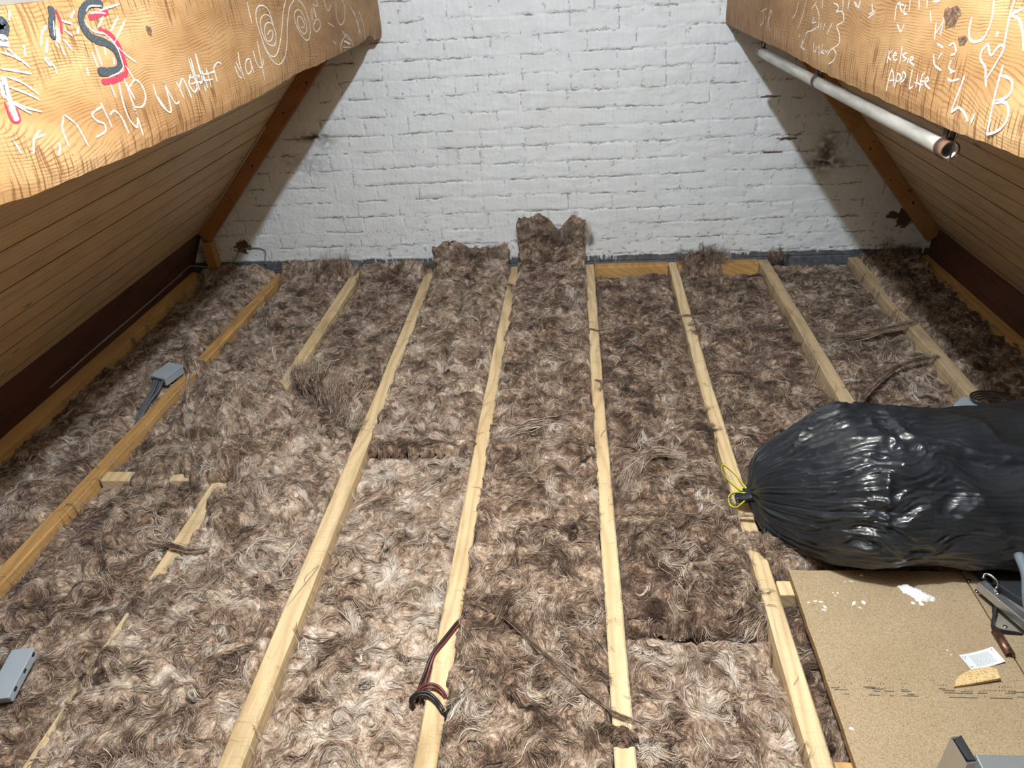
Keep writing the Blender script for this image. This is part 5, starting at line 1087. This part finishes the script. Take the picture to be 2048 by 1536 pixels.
# ------------------------------------------------------------------ pipe under the right beam
def pipe():
    root = empty('conduit_pipe', (1.085, -1.4, 1.11), 'grey metal pipe clipped under the right roof beam', 'pipe')
    m = mat('galvanised', (0.50, 0.49, 0.46), 0.42, 0.55); g = G(m)
    g.out(g.ramp(g.noise(g.coord((30, 6, 30)), 1.0, 4, .6), [(0.35, (0.33, 0.32, 0.29)), (0.6, (0.55, 0.54, 0.50)), (0.75, (0.66, 0.66, 0.63))]), None, .42)
    V, F = [], []; n = 24; R, r = 0.0165, 0.0145; a = (1.083, -2.225, 1.122); b = (1.078, -0.62, 1.108)
    P_ = []
    for i in range(13): t = i/12; P_.append(Vector(a)*(1-t)+Vector(b)*t+Vector((0.002*math.sin(t*5), 0, -0.003*math.sin(math.pi*t))))
    rings = [(p, R) for p in P_]+[(p, r) for p in reversed(P_)]
    for p, q in rings:
        for i in range(n): t = 2*math.pi*i/n; V.append((p.x+q*math.cos(t), p.y, p.z+q*math.sin(t)))
    K = len(rings); F = [(k*n+i, k*n+(i+1) % n, ((k+1) % K)*n+(i+1) % n, ((k+1) % K)*n+i) for k in range(K) for i in range(n)]
    pmesh('pipe', V, F, m, root, smooth=True, origin=(1.08, -1.4, 1.11))
    mb = mat('rusty_bracket', (0.075, 0.05, 0.04), 0.6, 0.5)
    for y in (-2.205, -1.36, -0.64):
        t = (y+2.225)/1.605; cx, cz = 1.083-0.005*t, 1.122-0.014*t; V = []; F = []; nn = 20
        for k, (dy, q) in enumerate(((-.009, R+.0022), (.009, R+.0022), (.009, R+.0002), (-.009, R+.0002))):
            for i in range(nn): a_ = 2*math.pi*i/nn; V.append((cx+q*math.cos(a_), y+dy, cz+q*math.sin(a_)))
        F = [(k*nn+i, k*nn+(i+1) % nn, ((k+1) % 4)*nn+(i+1) % nn, ((k+1) % 4)*nn+i) for k in range(4) for i in range(nn)]
        br = pmesh('bracket', V, F, mb, root, smooth=True, origin=(cx, y, cz))
        b2 = len(V)
        s_ = boxes('strap', [((cx-.006, y, (cz+R+1.172)/2), (.004, .016, 1.172-cz-R+.012)), ((cx+.008, y, (cz+R+1.172)/2), (.004, .016, 1.172-cz-R+.012)), ((cx, y, 1.170), (.034, .02, .003))], mb)
        s_.parent = br; s_.location = s_.location-Vector((cx, y, cz))
        n_ = tube('x', [(cx, y-.010, cz+R+.004), (cx, y+.010, cz+R+.004)], .0028, m_st, raw=True, smoothn=2)
    cop = mat('copper_end', (0.45, 0.24, 0.15), 0.4, 0.7)
    V, F = tube('x', [(1.083, -2.228, 1.122), (1.083, -2.19, 1.1217)], R+.0012, None, n=24, raw=True, smoothn=2, caps=False)
    pmesh('end_collar', V, F, cop, root, smooth=True)
    V, F = tube('x', [(1.083, -2.229, 1.100), (1.084, -2.232, 1.125), (1.086, -2.230, 1.165)], .0017, None, n=8, raw=True)
    pmesh('bolt', V, F, m_st, root, smooth=True)
pipe()

# ------------------------------------------------------------------ electrics
m_box = mat('grey_plastic', (0.34, 0.40, 0.46), 0.45); m_slot = mat('slot_dark', (0.02, 0.02, 0.02), 0.7)
m_cg = mat('grey_cable', (0.105, 0.125, 0.15), 0.35); m_cb_ = mat('black_cable', (0.020, 0.014, 0.014), 0.35); m_cr = mat('red_brown_cable', (0.11, 0.025, 0.022), 0.35)
def jbox(loc, rz, rx, ry, size, label, slots):
    """connector box: rounded body, cover with a step, entry slots on one end"""
    R = Matrix.Rotation(rz, 3, 'Z') @ Matrix.Rotation(ry, 3, 'Y') @ Matrix.Rotation(rx, 3, 'X'); L_, W_, H_ = size
    root = empty('junction_box', loc, label, 'junction box')
    at = lambda x, y, z: Vector(loc)+R @ Vector((x, y, z))
    pmesh('body', boxv(at(0, 0, H_*.4), (L_*.97, W_*.94, H_*.8), R), BF, m_box, root, bevel=.0025)
    pmesh('cover', boxv(at(0, 0, H_*.86), (L_, W_, H_*.28), R), BF, m_box, root, bevel=.002)
    V, F = [], []
    for (x, y, z, sx_, sy_, sz_) in slots:
        b = len(V); V += boxv(at(x*L_, y*W_, z*H_), (sx_, sy_, sz_), R); F += [tuple(i+b for i in f) for f in BF]
    pmesh('slots', V, F, m_slot, root)
    return root, at
jb, at = jbox((-1.398, -1.195, 0.018), -0.25, 0.0, 0.10, (0.075, 0.115, 0.040), 'grey cable box with cables at the left orange joist', [(-.22, -.485, .50, .020, .006, .013), (.10, -.485, .50, .016, .006, .013), (.30, -.485, .35, .014, .006, .010), (-.5, .1, .4, .004, .03, .012)])
for k, (o1, o2) in enumerate(((-.024, 0), (-.010, .004), (.004, -.003), (.016, .006))):
    a = at(o1, -.050, .020)
    V, F = tube('x', [tuple(a), (-1.415+.011*k, -1.31, .022+o2), (-1.402+.006*k, -1.42, .012), (-1.392+.004*k, -1.53, -.03)], .0052, None, raw=True)
    o_ = pmesh('cable', V, F, m_cg, jb, smooth=True); 
jbox((-1.060, -2.665, 0.022), 0.16, 0.06, 0.0, (0.058, 0.140, 0.026), 'flat grey plastic connector box lying on the wool at the left edge',
     [(-.50, y, .72, .004, .008, .006) for y in (-.40, -.12, .16, .40)]+[(.50, y, .72, .004, .010, .006) for y in (-.30, .05, .38)]+[(0, .5, .6, .012, .004, .006)])
jb2, at2 = jbox((1.745, -1.475, -0.012), 0.75, 0.0, 0.0, (0.075, 0.075, 0.040), 'grey junction box half hidden behind the black sack', [(.2, .485, .5, .016, .006, .012)])
for k in range(4):
    r_ = .040+.007*k; cx, cy = 1.822, -1.47
    P_ = [(cx+r_*1.25*math.cos(t), cy+r_*.7*math.sin(t), .012+.012*k*0.6+.020*math.sin(t*0.5+.3)) for t in np.linspace(-0.4+.1*k, 5.2-.2*k, 14)]
    V, F = tube('x', P_, .0042, None, raw=True, smoothn=3); pmesh('cable', V, F, m_cb_, jb2, smooth=True)
# two thin cables looped over the joist in the middle
cb = empty('cable_loop', (0.0, -2.6, 0.0), 'thin dark brown cables looped over the pale joist in the middle foreground', 'cable')
def cab(nm, pts, r, m): V, F = tube('x', pts, r, None, raw=True); pmesh(nm, V, F, m, cb, smooth=True)
cab('brown_cable', [(0.062, -2.395, -.01), (0.047, -2.43, .006), (0.030, -2.455, .0055), (0.005, -2.505, .006), (-0.018, -2.55, .004), (-0.030, -2.60, -.006), (-0.038, -2.645, -.010), (-0.040, -2.68, -.03)], .0040, m_cb_)
cab('brown_cable', [(0.066, -2.398, -.01), (0.051, -2.434, .006), (0.036, -2.460, .0055), (0.011, -2.510, .0055), (-0.012, -2.553, .0045), (-0.022, -2.60, -.006), (-0.027, -2.645, -.014), (-0.025, -2.69, -.03)], .0036, m_cr)
cab('red_cable', [(-0.040, -2.66, .002), (-0.020, -2.645, .012), (0.004, -2.643, .012), (0.026, -2.656, .007), (0.040, -2.675, -.010)], .0036, m_cr)
cab('red_cable', [(-0.038, -2.662, .0), (-0.018, -2.652, .010), (0.004, -2.650, .009), (0.024, -2.662, .006), (0.038, -2.68, -.012)], .0030, m_cr)
cab('black_cable', [(-0.042, -2.685, -.02), (-0.050, -2.68, .0), (-0.036, -2.668, .012), (-0.010, -2.665, .013), (0.012, -2.678, .008), (0.030, -2.698, .004), (0.042, -2.715, -.014)], .0042, m_cb_)
cab('black_cable', [(-0.044, -2.69, -.02), (-0.046, -2.682, .0), (-0.030, -2.672, .010), (-0.008, -2.672, .010), (0.012, -2.685, .006), (0.028, -2.704, .004), (0.040, -2.722, -.014)], .0040, m_cb_)
# thin cable clipped along the left fascia and up to the wall
cl = empty('fascia_cable', (-1.79, -0.7, 0.12), 'thin grey cable clipped along the left dark fascia and round the wall corner', 'cable')
m_thin = mat('old_grey_cable', (0.27, 0.25, 0.22), 0.6)
fz = lambda t: (-1.725-0.12*t+0.006, 0.262-0.232*t+0.002)
P_ = [(fz(.83)[0], -1.35, fz(.83)[1]), (fz(.80)[0], -1.0, fz(.80)[1]), (fz(.80)[0], -0.6, fz(.80)[1]), (fz(.78)[0], -0.25, fz(.78)[1]), (fz(.76)[0], -0.10, fz(.76)[1]), (-1.76, -0.055, 0.070), (-1.66, -0.052, 0.060), (-1.58, -0.03, 0.085), (-1.545, -0.012, 0.13), (-1.50, -0.006, 0.150), (-1.43, -0.006, 0.152), (-1.39, -0.006, 0.135), (-1.40, -0.008, 0.09), (-1.405, -0.008, 0.055)]
V, F = tube('x', P_, .0036, None, raw=True, n=8); pmesh('cable', V, F, m_thin, cl, smooth=True)
for y in (-1.2, -0.95, -0.7, -0.45, -0.2):
    pmesh('clip', boxv((fz(.80)[0]+.002, y, fz(.80)[1]), (.010, .008, .010)), BF, m_thin, cl, bevel=.002)
# packing block below the left end rafter with its toothed plate
blk = empty('packing_block', (-1.70, -0.05, 0.10), 'orange wood block with a toothed metal plate under the left end rafter', 'wood block')
pmesh('block', boxv((-1.692, -0.035, 0.135), (0.055, 0.055, 0.15)), BF, M['rafter2'], blk, bevel=.003, origin=(-1.692, -0.035, 0.135))
pmesh('toothed_plate', sum([boxv((-1.716, -0.0640, z), (.008, .003, .009)) for z in np.linspace(.075, .195, 7)], []), [tuple(i+8*k for i in f) for k in range(7) for f in BF], mat('plate_zinc', (0.55, 0.53, 0.48), 0.5, 0.4), blk)

# ------------------------------------------------------------------ the lamp itself
lamp = empty('pendant_lamp', (0.297, -2.75, 2.37), 'bare bulb hanging from the ridge above the picture', 'lamp')
V, F = tube('x', [(0.297, -2.75, 2.375), (0.297, -2.75, 2.25)], .004, None, raw=True, smoothn=2); pmesh('flex', V, F, m_slot, lamp, smooth=True)
V, F = tube('x', [(0.297, -2.75, 2.262), (0.297, -2.75, 2.222)], lambda t: .018, None, raw=True, smoothn=2, n=16); pmesh('holder', V, F, mat('lampholder', (0.7, 0.7, 0.68), 0.4), lamp, smooth=True)

# repeats share a group
GR = {'joist': 'ceiling joists running to the brick wall', 'insulation': 'wool batts between the joists', 'loose wool': 'loose tufts and strands of wool',
      'roof beam': 'roof beams with chalk writing', 'rafter': 'end rafters against the brick wall', 'cross timber': 'short cross timbers between the joists',
      'fascia board': 'dark fascias at the eaves', 'timber': 'orange edge timbers at the eaves', 'junction box': 'grey electrical boxes', 'board': 'chipboard sheets in the corner'}
for o in bpy.data.objects:
    if o.parent is None and o.get('category') in GR: o['group'] = GR[o['category']]
